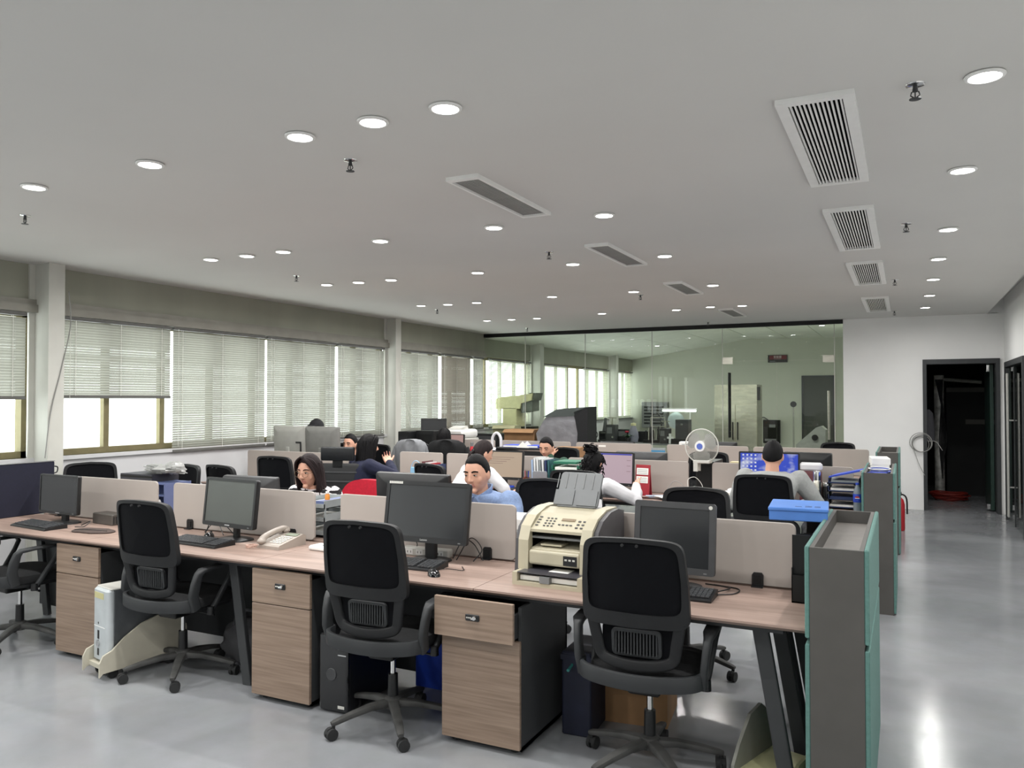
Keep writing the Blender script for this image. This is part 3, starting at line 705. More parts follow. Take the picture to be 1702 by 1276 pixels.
chairs = [  # x, y, rotation, label
 (-1.02, 3.42, .05, 'black mesh office chair in front of the printer, nearest the camera'),
 (-2.3, 3.3, .06, 'black mesh office chair at the desk with the large monitor and mouse'),
 (-3.84, 3.36, .02, 'black mesh office chair beside the white computer tower'),
 (-5.3, 3.3, -.12, 'black mesh office chair cut off by the left edge of the photo'),
 (-1.2, 4.77, PI, 'black mesh office chair behind the divider, in front of the person in the grey sweater'),
 (-2.3, 4.86, PI, 'black office chair on which the person in blue sits'),
 (-6.3, 4.52, -2.19, 'black mesh office chair by the near column under the windows'),
 (-5.6, 4.6, PI, 'black office chair behind the dark box with the plastic bag'),
 (-5.25, 5.3, -.2, 'black office chair turned sideways before the lowered blinds'),
 (-5.66, 6.32, .05, 'greenish black office chair at the short window desk'),
 (-.97, 6.47, 0, 'black office chair of the person in the grey sweater'),
 (-2.38, 6.2, .0, 'black office chair of the person in the white blouse'),
 (-3.66, 6.2, -.35, 'black office chair of the person in the white short-sleeved shirt'),
 (-5.28, 9.08, .1, 'office chair with a black jacket over its back'),
 (-5.8, 8.98, .2, 'office chair with a pale grey jacket over its back'),
 (-1.9, 8.3, PI, 'black office chair hidden behind the fan'),
 (-.8, 10.9, PI, 'black office chair at the farthest desks near the white wall'),
 (-3.6, 8.3, PI, 'black office chair of the person leaning on one hand'),
 (-5.93, 7.85, PI, 'black office chair of the person beside the grey monitors'),
 (-6.5, 7.95, PI + .5, 'black office chair of the person hidden by the grey monitors')]
for i, (x, y, rz, lab) in enumerate(chairs):
    c = CH if i == 0 else copy_tree(CH)
    c.location = (x, y, 0); c.rotation_euler = (0, 0, rz); c['label'] = lab
# wheel stars are never all turned alike, but the seats are what the eye compares
# ---- executive chair with ribbed leather back
t = thing('executive_chair', 'high-backed black leather chair with headrest, behind the person in navy', 'chair', (-5.06, 6.47, 0), .3)
for k, (z0, z1, w, dy) in enumerate(((.50, .6, .46, 0), (.605, .705, .47, .006), (.71, .81, .47, .004), (.815, .905, .46, -.005), (.91, .985, .45, -.02))):
    MB().rbox(-w/2, w/2, -.275 + dy, -.235 + dy, z0, z1, .013, 3, 'x').build('back_pad', 'leather_black', t, 40)
MB().rbox(-.17, .17, -.315, -.27, 1.02, 1.155, .014, 3, 'x').build('headrest', 'leather_black', t, 40)
MB().rings([[(a * k, -.284 + d, .745 + b * k) for a, b in rrect(.47, .5, .05, 4)] for d, k in ((-.016, .93), (-.008, 1), (0, 1))]).build('back_shell', 'black_plastic', t, 40)
for k in range(5): MB().rbox(-.22, .22, -.309, -.3, .54 + .09*k, .555 + .09*k, .003, 2, 'x').build('shell_rib', 'charcoal_plastic', t)
MB().box(-.05, .05, -.3, -.285, .95, 1.12).build('back_spine', 'black_metal', t)
MB().rbox(-.25, .25, -.22, .26, .42, .51, .03, 3, 'x').build('seat', 'leather_black', t, 40)
for sx in (-1, 1):
    MB().sweep([(sx*.29, -.24, .5), (sx*.3, -.2, .66), (sx*.3, .1, .68), (sx*.28, .12, .44)], (.02, .014), (1, 0, 0)).build('armrest', 'black_plastic', t, 40)
for nm in ('gas_lift', 'lift_sleeve', 'hub', 'base_leg', 'caster', 'tilt_mechanism'):
    for o in list(kids(CH)):
        if o.name.split('.')[0] == nm: c = o.copy(); COL.objects.link(c); c.parent = t
# ---- red chair
t = thing('red_chair', 'red fabric chair behind the person in glasses', 'chair', (-3.78, 4.86, 0), PI)
def red(th):
    R = []
    for s in (1, .66, .33, .02):
        R.append([(a*s, -.22 - .1*(b*s) + .7*(a*s)**2 + th, .74 + b*s) for a, b in selli(.235, .25, 3.2, 36)])
    return R
m = MB().rings(red(-.03), caps=False).rings(red(.03)[::-1], caps=False)
a, b = red(-.03)[0], red(.03)[0]; m.rings([a, b], caps=False)
m.build('backrest', 'red_fabric', t, 50)
MB().rings([[(a*k, b*k + .03, z) for a, b in selli(.24, .23, 4, 30)] for z, k in ((.42, .9), (.44, 1), (.48, .97), (.495, .8), (.497, .02))]).build('seat', 'red_fabric', t, 50)
MB().sweep([(0, -.1, .4), (0, -.25, .43), (0, -.28, .6)], (.035, .008), (1, 0, 0)).build('back_bar', 'black_metal', t)
for nm in ('gas_lift', 'lift_sleeve', 'hub', 'base_leg', 'caster', 'tilt_mechanism'):
    for o in list(kids(CH)):
        if o.name.split('.')[0] == nm: c = o.copy(); COL.objects.link(c); c.parent = t
# ================================================================ computers and desk equipment
DZ = .74
def sky_desktop():
    m = bpy.data.materials.new('desktop_picture'); m.use_nodes = True; nt = m.node_tree; b = nt.nodes['Principled BSDF']
    tc = nt.nodes.new('ShaderNodeTexCoord'); mp = nt.nodes.new('ShaderNodeMapping'); mp.inputs['Scale'].default_value = (5, 1, 9)
    nt.links.new(tc.outputs['Object'], mp.inputs['Vector'])
    n = nt.nodes.new('ShaderNodeTexNoise'); n.inputs['Scale'].default_value = 1.4; n.inputs['Detail'].default_value = 5; nt.links.new(mp.outputs['Vector'], n.inputs['Vector'])
    rp = nt.nodes.new('ShaderNodeValToRGB'); e = rp.color_ramp.elements
    e[0].position = .5; e[0].color = (*lin('#2a50e0'), 1); e[1].position = .68; e[1].color = (*lin('#dfe6ff'), 1)
    nt.links.new(n.outputs['Fac'], rp.inputs['Fac']); b.inputs['Base Color'].default_value = (.01, .01, .01, 1)
    nt.links.new(rp.outputs['Color'], b.inputs['Emission Color']); b.inputs['Emission Strength'].default_value = .75
    MATS['desktop_picture'] = m
sky_desktop()
glow('page_cream', '#d9bfa4', .7); glow('page_pink', '#dcc0cc', .7); glow('page_peach', '#d5ada6', .65); glow('page_line', '#b08080', .4); glow('page_blue', '#2438c8', .7)
glow('icon_white', '#eef2ff', .8)
pm('logo_silver', '#c9c9c9', .3, metal=.6)
def monitor(x, y, rz, w, h, zb, label, screen='screen_off', tilt=8, bz=.018, chin=.028, z=DZ, case='black_plastic', base=(.2, .17), logo=None, group=None, th=.035, stick=None, neck_w=.045, back=False):
    t = thing('monitor', label, 'monitor', (x, y, z), rz, group)
    R = MB().at(0, 0, zb + h/2 - z, rx=math.radians(-tilt)).M
    def A(mb): mb.M = R; return mb
    o = rrect(w, h, .012, 3); i = [(a, b + (chin - bz) / 2) for a, b in rrect(w - 2*bz, h - bz - chin, .003, 3)]
    A(MB()).frame(o, i, -th/2, .0, 'y').build('bezel', case, t)
    rear = A(MB()).rings([[(a*k, d, b*k) for a, b in o] for d, k in ((0, 1), (th/2, .985), (th/2 + .022, .8), (th/2 + .03, .62))]).build('rear_casing', case, t, 40)
    sc = A(MB()).box(-w/2 + bz, w/2 - bz, -th/2 + .004, -.002, -h/2 + chin, h/2 - bz).build('screen', screen, t)
    if back:
        for k in range(7): A(MB()).box(-w*.22, w*.22, th/2 + .0302, th/2 + .0312, h*.05 + k*.012, h*.055 + k*.012).build('vent_slot', 'rubber', rear)
    nb = zb - z + h * .35
    nk = MB().rbox(-neck_w/2, neck_w/2, th/2 + .012, th/2 + .04, .008, nb, .008).build('stand_neck', case, t)
    MB().rings([[(a*k, b*k + .035, zz) for a, b in selli(base[0]/2*1.15, base[1]/2, 3, 28)] for zz, k in ((0, 1), (.008, .98), (.014, .8), (.016, .3))]).build('stand_base', case, t, 40)
    def local(o, p): o.matrix_local = R @ Matrix.Translation(p) @ Matrix.Rotation(PI/2, 4, 'X')
    if logo == '-': A(MB()).box(-.022, .022, -th/2 - .0008, -th/2 + .0005, -h/2 + chin*.38, -h/2 + chin*.62).build('maker_mark', 'logo_silver', t)
    elif logo: local(text('logo', logo, chin * .5, 'logo_silver', t, (0, 0, 0)), (0, -th/2 - .0005, -h/2 + chin/2))
    A(MB()).box(w/2 - .05, w/2 - .035, -th/2 - .001, -th/2 + .001, -h/2 + .008, -h/2 + .013).build('power_button', 'mid_plastic', t)
    if stick:
        for k in range(stick): A(MB()).box(-w/2 + .015 + k*.011, -w/2 + .024 + k*.011, -th/2 - .001, -th/2 + .0005, h/2 - bz + .003, h/2 - .004).build('sticker', 'pale_plastic', t)
    t['_R'] = [c for r in R for c in r]
    return t, A, sc
M1 = monitor(-5.37, 3.62, -.02, .43, .275, .81, 'slim black monitor with a dark screen, leftmost on the front desk', tilt=2, bz=.01, chin=.016, th=.03, logo='-', neck_w=.06)
M2 = monitor(-3.77, 3.66, -.1, .475, .3, .825, 'dusty grey-screened monitor between keyboard and telephone', 'screen_dusty', tilt=6, bz=.016, chin=.026, logo='-')
M3 = monitor(-2.33, 3.66, .03, .52, .325, .845, 'large black monitor with a row of stickers on its bezel, before the person in blue', tilt=9, bz=.02, chin=.03, logo='Lenovo', stick=8, neck_w=.07)
M4 = monitor(-.97, 3.66, -.04, .385, .325, .815, 'squarish charcoal monitor in front of the printer chair', tilt=6, bz=.028, chin=.03, case='charcoal_plastic', logo='-')
A4 = M4[1]; A4(MB()).cyl((.17, -.0165, .145), (.17, -.0195, .145), .009, n=12).build('badge', 'pale_plastic', M4[0])
MB(); g2 = 'monitors on the desks behind'
monitor(-4.13, 4.2, PI + .05, .48, .3, .78, 'monitor seen from behind, its top edge above the divider left of the person in glasses', tilt=6, back=True, case='charcoal_plastic', group=g2)
monitor(-2.81, 4.25, PI, .55, .32, .83, 'wide black monitor seen from behind, beside the person in blue', tilt=4, back=True, group=g2)
M6 = monitor(-3.58, 7.02, .04, .44, .285, .825, 'monitor with a cream page on its screen', 'page_cream', tilt=5, bz=.014, chin=.026, group=g2)
for k in range(4): M6[1](MB()).box(-.19, .12 - .04*k, -.0145, -.0137, .075 - k*.02, .078 - k*.02).build('text_line', 'page_line', M6[0])
M8 = monitor(-2.42, 7.02, -.06, .38, .31, .82, 'monitor with a pale pink page beside the red calendar', 'page_pink', tilt=4, bz=.014, chin=.028, group=g2)
M8[1](MB()).box(-.17, .17, -.0145, -.0137, .128, .14).build('title_bar', 'page_blue', M8[0])
for k in range(3): M8[1](MB()).box(.12, .16, -.0145, -.0137, .08 - k*.05, .083 - k*.05).build('text_line', 'page_line', M8[0])
M9 = monitor(-1.05, 7.05, 0, .5, .31, .86, 'monitor showing a blue sky desktop with icons', 'desktop_picture', tilt=3, bz=.014, chin=.026, group=g2)
for r in range(6):
    for c in range(4):
        M9[1](MB()).box(-.22 + c*.034, -.205 + c*.034, -.0145, -.0138, .118 - r*.032, .132 - r*.032).build('desktop_icon', 'icon_white', M9[0])
monitor(-2.35, 7.62, PI, .52, .32, .78, 'wide dark monitor seen from behind, past the red calendar', tilt=5, back=True, case='charcoal_plastic', group=g2)
monitor(-.8, 7.62, PI - .05, .42, .34, .8, 'large black monitor seen from behind, right of the person in the grey sweater', tilt=4, back=True, group=g2)
M10 = monitor(-5.75, 9.66, 0, .42, .3, .83, 'monitor with a peach page by the black jacket chair', 'page_peach', tilt=4, bz=.012, chin=.024, group=g2)
monitor(-2.15, 10.2, PI, .5, .32, .76, 'black monitor seen from behind, on the farthest desk before the steel fridge', tilt=4, back=True, group=g2)
monitor(-3.5, 10.25, PI, .5, .3, .75, 'black monitor seen from behind, on the farthest desk below the dark machines', tilt=4, back=True, group=g2)
pm('mon_grey', '#9b9b96', .5, var=.05)
MG = monitor(-6.3, 7.0, PI, .47, .36, .955, 'pale grey monitor back by the windows, left of the pair', tilt=3, case='mon_grey', group=g2, base=(.24, .2))
monitor(-5.83, 7.0, PI, .46, .36, .955, 'darker grey monitor back by the windows, right of the pair', tilt=3, case=pm('mon_grey_dark', '#72726f', .5), group=g2, base=(.24, .2))

MG[1](MB()).box(-.2, -.18, .048, .052, -.12, .0).box(-.2, -.12, .048, .052, -.01, .01).build('cable_slot', 'black_plastic', MG[0])
# ---- keyboards
def kb_mesh():
    k = MB(); rows = [(15, .0175), (14, .0187), (13, .02), (12, .0217)]
    for r in range(6):
        y = -.058 + r * .0205
        for c in range(21):
            x = -.2 + c * .0195
            if c in (15,) or (r == 0 and 3 < c < 9): continue
            k.box(x, x + .0165, y, y + .0165, .017 + r*.0022, .023 + r*.0022)
    k.box(-.2 + 4*.0195, -.2 + 9*.0195 - .003, -.058, -.0415, .017, .023)
    return k.mesh('keys', pm('key_grey', '#46484b', .5, var=.15, scale=60))
KEYS = kb_mesh()
KBODY = MB().rings([[(x, -.078, 0), (x, .078, 0), (x, .078, .028), (x, .068, .03), (x, -.066, .014), (x, -.078, .008)] for x in (-.22, .22)]).mesh('key_deck', 'black_plastic')
def keyboard(x, y, rz, label, z=DZ, dark=True):
    t = thing('keyboard', label, 'keyboard', (x, y, z), rz, 'keyboards')
    link_mesh('key_deck', KBODY, t); tag(link_mesh('keys', KEYS, t), kind='stuff')
    return t
keyboard(-5.36, 3.46, -.1, 'black keyboard with pale stickers in front of the leftmost monitor')
keyboard(-3.86, 3.5, -.06, 'black keyboard in front of the dusty grey screen')
keyboard(-2.38, 3.52, .02, 'black keyboard under the large stickered monitor')
keyboard(-.98, 3.53, .02, 'black keyboard mostly hidden by the printer chair')
keyboard(-1.0, 6.82, 0, 'keyboard in front of the person in the grey sweater')
keyboard(-2.4, 6.82, 0, 'keyboard in front of the person in the white blouse')
keyboard(-3.55, 6.82, 0, 'keyboard in front of the person in the white short-sleeved shirt')
for nm, (x, y) in (('leftmost', (-5.3, 3.46)),): pass
# ---- mice
def mouse(x, y, rz, label, z=DZ, cord=None):
    t = thing('computer_mouse', label, 'mouse', (x, y, z), rz)
    MB().ell((0, 0, .0), (.03, .052, .036), 16, 10, lambda a, b, c: (a * (1 - .12*b), b, max(c, 0))).build('mouse_body', pm('gloss_black', '#121316', .18, coat=.4), t, 50)
    MB().cyl((-.004, .03, .03), (.004, .03, .03), .009, n=10).build('scroll_wheel', 'rubber', t)
    if cord: MB().tube(bez(cord, 8), .002, 6).build('cord', 'black_plastic', t)
    return t
mouse(-2.12, 3.39, .9, 'glossy black mouse on the desk under the large stickered monitor', cord=[(.0, .05, .01), (.03, .1, .004), (.11, .1, .004), (.17, .03, .004), (.2, .12, .004)])
mouse(-3.98, 3.68, .4, 'dark mouse set behind the keyboard under the dusty grey screen')
MB_ = None
# ---- telephone
t = thing('telephone', 'cream corded desk telephone with its handset on the left', 'telephone', (-3.36, 3.66, DZ), -.05)
pm('phone_cream', '#a59b92', .4, var=.04)
pr = [(-.11, 0), (.11, 0), (.11, .06), (.09, .066), (-.1, .026), (-.11, .018)]
MB().rings([[(x, a, b) for a, b in pr] for x in (-.09, -.086, .086, .09)]).build('phone_body', 'phone_cream', t)
sl = math.atan2(.04, .19)
kk = MB()
for r in range(5):
    for c in range(4): kk.at(-.012 + c*.024, -.07 + r*.022, .0325 + r*.00465, rx=sl).rbox(-.009, .009, -.007, .007, 0, .005, .002, 1)
tag(kk.build('phone_keys', 'pale_plastic', t), kind='stuff')
MB().at(.03, .06, .061, rx=sl).box(-.045, .045, -.018, .018, 0, .003).build('phone_display', pm('lcd', '#7d8674', .3), t)
hs = bez([(-.06, -.1, .04), (-.062, -.075, .062), (-.063, 0, .082), (-.062, .075, .092), (-.06, .1, .082)], 6)
nn = len(hs); MB().sweep(hs, [(.024 - .008*math.sin(PI*i/(nn-1)), .016) for i in range(nn)], (1, 0, 0)).ell((-.06, -.1, .04), (.027, .027, .018)).ell((-.06, .095, .078), (.027, .027, .018)).build('handset', 'phone_cream', t, 50)
cp = []
base = bez([(-.06, -.13, .02), (-.1, -.16, .012), (-.14, -.14, .012), (-.13, -.1, .012), (-.08, -.1, .012)], 40)
for i, p in enumerate(base): cp.append((p.x + .006*math.cos(i*.9), p.y, p.z + .006*math.sin(i*.9)))
MB().tube(cp, .0026, 5).build('coiled_cord', pm('cord_pink', '#c9a89a', .5), t, 60)
# ---- white router by the trays
t = thing('network_box', 'small white network box beside the telephone', 'router', (-3.04, 3.68, DZ), -.05)
MB().rbox(-.09, .09, -.055, .055, 0, .028, .015).build('shell', 'white_plastic', t, 40)
MB().cyl((0, -.01, .028), (0, -.01, .0295), .014, n=14).build('emblem', 'mid_plastic', t)
# ---- small box and flat pouch by the leftmost monitor
t = thing('power_brick', 'dark grey ribbed box on the desk right of the leftmost monitor', 'box', (-5.06, 3.78, DZ), -.1)
MB().rbox(-.12, .12, -.055, .055, 0, .075, .008).build('shell', pm('brick_grey', '#4f4b47', .5), t)
for k in range(5): MB().box(.121, .123, -.045 + k*.018, -.037 + k*.018, .012, .06).build('rib', 'rubber', t)
t = thing('cloth_pouch', 'flat dark brown pouch lying on the front desk', 'pouch', (-4.84, 3.5, DZ), .15)
MB().rings([[(a*k, b*k*(1 + .1*math.sin(a*40)), z) for a, b in selli(.16, .075, 2.6, 24)] for z, k in ((0, .95), (.006, 1), (.013, .9), (.017, .4), (.016, .02))]).build('pouch_body', pm('pouch', '#463a36', .8, var=.15), t, 50)
MB().tube([(-.13, -.03, .014), (0, -.035, .018), (.13, -.02, .014)], .003, 5).build('zip', 'black_metal', t)
# ---- sockets and cable clutter on the desk
t = thing('power_strip', 'white power strip with sockets behind the large stickered monitor', 'power strip', (-2.42, 3.8, DZ), .05)
MB().rbox(-.15, .15, -.03, .03, 0, .045, .008).build('shell', 'pale_plastic', t)
for k in range(4):
    s = MB().box(-.12 + k*.065, -.075 + k*.065, -.0315, -.0305, .008, .038).build('socket', 'white_plastic', t)
    for q in (-.01, .01): MB().box(-.0995 + k*.065 + q, -.0965 + k*.065 + q, -.0325, -.0316, .016, .028).build('socket_slot', 'rubber', s)
def cables(name, label, paths, mat, r=.003):
    o = MB()
    for i, p in enumerate(paths):
        pp = bez(p, 7)
        if i == 0: o.tube(pp, r, 6)
    root = tag(o.build(name, mat, smooth=50), label, 'cable')
    for p in paths[1:]: MB().tube(bez(p, 7), r, 6).build('strand', mat, root, 50)
    return root
z = DZ + .004
cables('cable_bundle', 'black cables looping behind the large stickered monitor', [[(-2.2, 3.75, z), (-2.14, 3.8, .86), (-2.08, 3.82, .8), (-2.1, 3.76, z)], [(-2.24, 3.78, z), (-2.2, 3.82, .84), (-2.12, 3.8, .83), (-2.06, 3.8, z)], [(-2.6, 3.72, z), (-2.56, 3.8, .83), (-2.5, 3.82, .8), (-2.5, 3.78, z)]], 'black_plastic')
cables('cable_bundle', 'black cables tangled behind the dusty grey screen', [[(-4.1, 3.76, z), (-4.08, 3.8, .84), (-4.02, 3.8, .8), (-3.95, 3.77, z)], [(-4.15, 3.8, z), (-4.1, 3.82, .8), (-4.0, 3.8, .82), (-3.88, 3.8, z)], [(-3.58, 3.78, z), (-3.53, 3.8, .8), (-3.5, 3.76, .76), (-3.46, 3.8, z)]], 'black_plastic')
cables('cable_bundle', 'black cable curled behind the charcoal monitor keyboard', [[(-.78, 3.6, z), (-.7, 3.66, z), (-.7, 3.76, z), (-.82, 3.8, z)], [(-.8, 3.62, z), (-.73, 3.7, z+.01), (-.76, 3.78, z), (-.86, 3.8, z)]], 'black_plastic')
cables('cable_bundle', 'dark cables beside the leftmost monitor stand', [[(-5.14, 3.62, z), (-5.1, 3.66, .77), (-5.08, 3.6, z), (-5.12, 3.56, z)], [(-5.5, 3.6, z), (-5.6, 3.58, z), (-5.7, 3.56, z)]], 'black_plastic')

# ---- laser printer
t = thing('laser_printer', 'cream and grey all-in-one laser printer on the front desk', 'printer', (-1.5, 3.62, DZ), -.03)
W = .2
side = [(-.14, .0), (.24, .0), (.24, .32), (.16, .335), (.06, .33), (-.04, .30), (-.1, .255), (-.125, .2), (-.14, .05)]
for sx in (-1, 1):
    x0, x1 = sorted((sx * (W - .012), sx * (W + .012)))
    MB().prism([(a, b) for a, b in side], x0, x1, 'x').build('side_panel', pm('printer_grey', '#4b4a4d', .45), t)
    fx = sorted((sx * (W - .065), sx * (W - .012)))
    MB().prism([(-.15, .06), (-.1, .06), (-.1, .24), (-.02, .29), (.06, .315), (.2, .325), (.2, .34), (.06, .34), (-.05, .31), (-.115, .265), (-.145, .2)], *fx, 'x').build('front_pillar', 'beige_plastic', t)
MB().box(-W + .012, W - .012, .06, .235, 0, .325).build('core', 'charcoal_plastic', t)
MB().rings([[(-W + .06, a, b), (W - .06, a, b)] for a, b in ()] or [[(-.14, -.12, .252), (.14, -.12, .252), (.14, -.12, .238), (-.14, -.12, .238)], [(-.14, .0, .318), (.14, .0, .318), (.14, .0, .27), (-.14, .0, .27)], [(-.14, .1, .335), (.14, .1, .335), (.14, .1, .28), (-.14, .1, .28)]]).build('control_panel', 'beige_plastic', t)
sl = math.atan2(.066, .12); cpn = lambda x, q: (x, -.12 + q * math.cos(sl), .2525 + q * math.sin(sl))
kk = MB()
for r in range(4):
    for c in range(3): kk.at(*cpn(-.075 + c*.02, .03 + r*.02), rx=sl).rbox(-.006, .006, -.004, .004, 0, .003, .002, 1)
for r in range(4): kk.at(*cpn(-.115, .03 + r*.022), rx=sl).rbox(-.008, .008, -.004, .004, 0, .003, .002, 1)
for c in range(4): kk.at(*cpn(.0 + c*.02, .045), rx=sl).rbox(-.007, .007, -.004, .004, 0, .003, .002, 1)
for r in range(3):
    for c in range(2): kk.at(*cpn(.095 + c*.025, .03 + r*.025), rx=sl).rbox(-.007, .007, -.005, .005, 0, .003, .002, 1)
tag(kk.build('panel_keys', 'charcoal_plastic', t), kind='stuff')
MB().at(*cpn(.035, .085), rx=sl).box(-.035, .035, -.009, .009, 0, .003).build('panel_display', pm('lcd_brown', '#7b6a52', .3), t)
MB().box(-W + .065, W - .065, -.1, .06, .205, .215).build('scan_slot_lip', 'mid_plastic', t)
MB().at(0, -.03, .165, rx=.12).rbox(-W + .065, W - .065, -.09, .09, -.008, .006, .006).build('output_tray', 'beige_plastic', t)
MB().box(-.09, .02, -.1, -.02, .172, .18).build('tray_flap', 'beige_plastic', t)
MB().rbox(-W + .065, W - .065, -.145, -.06, .085, .155, .012, 3, 'x').build('front_door', 'beige_plastic', t)
MB().box(.05, .12, -.1475, -.1455, .095, .14).build('maker_plate', 'black_plastic', t)
for k in range(3): MB().box(.058 + k*.02, .07 + k*.02, -.149, -.1474, .118, .126).build('plate_mark', 'pale_plastic', t)
tr = MB().box(-W + .02, W - .02, -.225, .0, .0, .018).box(-W + .02, -W + .045, -.225, -.1, .018, .06).box(W - .045, W - .02, -.225, -.1, .018, .06).build('paper_tray', 'beige_plastic', t)
MB().box(-W + .05, W - .05, -.2, .04, .022, .044).build('paper_stack', 'paper', t)
MB().box(-W + .045, W - .045, -.222, .02, .058, .062).build('tray_cover', pm('smoke_plastic', '#46454b', .3), t)
MB().box(-.02, .08, -.16, -.08, .0622, .063).build('label_sheet', 'paper', t)
MB().box(-.035, .015, -.229, -.2, .02, .05).build('paper_guide', 'mid_plastic', t)
# document feeder at the rear, sloping up
fd = MB().at(0, .1, .335, rx=math.radians(62))
fd.rbox(-.105, .125, 0, .19, -.006, .006, .02).build('feeder_tray', pm('feeder_grey', '#65686a', .45), t)
for k in range(5): MB().at(.01, .1, .335, rx=math.radians(62)).box(-.125 + k*.048, -.121 + k*.048, .1, .18, .0058, .009).build('feeder_rib', 'mid_plastic', t)
MB().at(0, .1, .335, rx=math.radians(62)).box(-.115, -.01, .01, .09, .006, .011).box(.01, .115, .01, .09, .006, .011).build('feeder_guide', 'feeder_grey', t)

# ---- white computer tower on a rolling holder
t = thing('computer_tower', 'white and grey upright computer tower on a rolling holder', 'computer', (-4.22, 3.12, .09), -.22)
MB().rbox(-.088, .088, .02, .42, 0, .42, .006).build('case', pm('tower_side', '#55585b', .4, metal=.3), t)
f = MB().rbox(-.09, .09, -.02, .03, 0, .424, .02, 4, 'z').build('front_bezel', pm('tower_white', '#b9bfc2', .35), t, 40)
MB().rbox(-.09, .09, .0, .3, .42, .43, .01).build('top_cover', 'pale_plastic', t)
MB().box(-.07, .045, -.0215, -.02, .365, .4).build('drive_label', pm('label_yellow', '#c3bd8c', .5), f)
MB().box(-.075, .06, -.0215, -.02, .2, .204).build('seam_line', 'white_plastic', f)
MB().cyl((-.02, -.02, .105), (-.02, -.026, .105), .02, n=18).build('power_button', 'chrome', f, 40)
MB().box(-.03, -.008, -.0215, -.02, .13, .18).build('port_slot', 'black_plastic', f)
MB().box(-.03, -.01, -.0215, -.02, .035, .075).build('port_slot', 'black_plastic', f)
MB().prism([(-.026, .222), (-.02, .23), (-.014, .222), (-.02, .214)], -.0212, -.02, 'y').build('case_mark', 'black_metal', f)
t = thing('tower_holder', 'cream rolling holder with curved sides under the white computer tower', 'computer stand', (-4.22, 3.12, 0), -.22)
pm('holder_cream', '#bdb8a8', .5, var=.05)
MB().box(-.1, .1, -.04, .4, .06, .085).build('base_plate', 'holder_cream', t)
prof = [(-.07, .0), (-.05, .02), (.2, .03), (.44, .05), (.46, .1), (.45, .2), (.41, .26), (.35, .29), (.27, .29), (.17, .26), (.07, .2), (0, .14), (-.05, .12), (-.07, .08)]
for sx in (-1, 1):
    x0, x1 = sorted((sx*.1, sx*.114)); MB().prism([(a, b + .03) for a, b in prof], x0, x1, 'x').build('side_plate', 'holder_cream', t)
for sx in (-.07, .07):
    for yy in (.02, .36): MB().cyl((sx - .012, yy, .03), (sx + .012, yy, .03), .03, n=14).build('wheel', 'rubber', t, 40)
# empty holder at the right end
t = thing('tower_holder', 'empty cream rolling holder on the floor by the nearest cabinet', 'computer stand', (-.54, 3.4, 0), -.3)
MB().box(-.1, .1, -.04, .3, .05, .075).build('base_plate', pm('holder_yellow', '#c7c59b', .5), t)
arch = [(-.06, .03), (.3, .03), (.3, .16), (.27, .24), (.2, .29), (.1, .27), (.0, .17), (-.05, .1)]
MB().prism([(a, b) for a, b in arch], -.114, -.1, 'x').build('side_plate', pm('holder_grey', '#7f7f78', .5), t)
MB().prism([(a, b*.45) for a, b in arch], .1, .114, 'x').build('side_plate', 'holder_yellow', t)
for sx in (-.07, .07):
    for yy in (.02, .26): MB().cyl((sx - .012, yy, .026), (sx + .012, yy, .026), .026, n=14).build('wheel', 'rubber', t, 40)

# ---- black tower, blue crate, cardboard box under the desks
t = thing('computer_tower', 'black computer tower on the floor right of the telephone pedestal', 'computer', (-2.66, 3.3, 0), .05)
MB().rbox(-.09, .09, .0, .42, .015, .4, .006).build('case', 'black_plastic', t)
f = MB().rbox(-.09, .09, -.02, .01, .012, .404, .012).build('front_bezel', 'gloss_black', t)
MB().cyl((-.01, -.02, .2), (-.01, -.025, .2), .032, .03, 20).build('speaker_ring', 'charcoal_plastic', f, 40)
for zz in (.3, .33): MB().box(.03, .08, -.0215, -.02, zz, zz + .006).build('drive_seam', 'chrome', f)
MB().box(.03, .07, -.0215, -.02, .03, .045).build('sticker', 'pale_plastic', f)
t = thing('storage_crate', 'blue plastic crate under the desk behind the second chair', 'crate', (-2.27, 3.98, 0), 0)
w, l, h = .24, .17, .26
MB().frame(rrect(2*w, 2*l, .02), rrect(2*w - .02, 2*l - .02, .015), .0, h, 'z').build('crate_wall', 'crate_blue', t)
MB().box(-w + .01, w - .01, -l + .01, l - .01, 0, .012).build('crate_floor', 'crate_blue', t)
MB().frame(rrect(2*w + .03, 2*l + .03, .025), rrect(2*w - .02, 2*l - .02, .015), h - .025, h, 'z').build('crate_rim', 'crate_blue', t)
MB().sweep([(.02, -l - .003, .12), (.06, -l - .006, .16), (.12, -l - .003, .18)], (.012, .004), (1, 0, 0)).build('leaf_sticker', pm('leaf_grn', '#7d9a86', .5), t)
t = thing('cardboard_box', 'brown cardboard box on the floor behind the nearest chair', 'box', (-1.28, 4.0, 0), .12)
MB().box(-.2, .2, -.17, .17, 0, .27).build('carton', 'cardboard', t)
MB().box(-.2005, .2005, -.03, .03, .2701, .2715).build('tape', pm('tape', '#b08a5a', .3), t)
for s in (-1, 1): MB().at(0, s*.17, .27, rx=-s*.5).box(-.19, .19, *sorted((0, s*.1)), 0, .004).build('flap', 'cardboard', t)
t = thing('parts_carton', 'dark navy plastic carton on the floor beside the printer pedestal', 'box', (-1.44, 3.72, 0), .05)
MB().rbox(-.075, .075, -.14, .16, 0, .4, .012).build('carton_body', pm('bag_navy', '#161b30', .6, var=.2), t)
MB().box(-.078, .078, -.143, .163, .36, .385).build('carton_rim', 'bag_navy', t)
MB().cyl((-.02, -.2, .33), (-.02, -.13, .34), .007).build('teal_handle', pm('teal_plastic', '#3f8f8a', .4), t)
t = thing('cloth_bag', 'crumpled grey cloth bag on the floor behind the second chair', 'bag', (-3.62, 3.7, 0), .3)
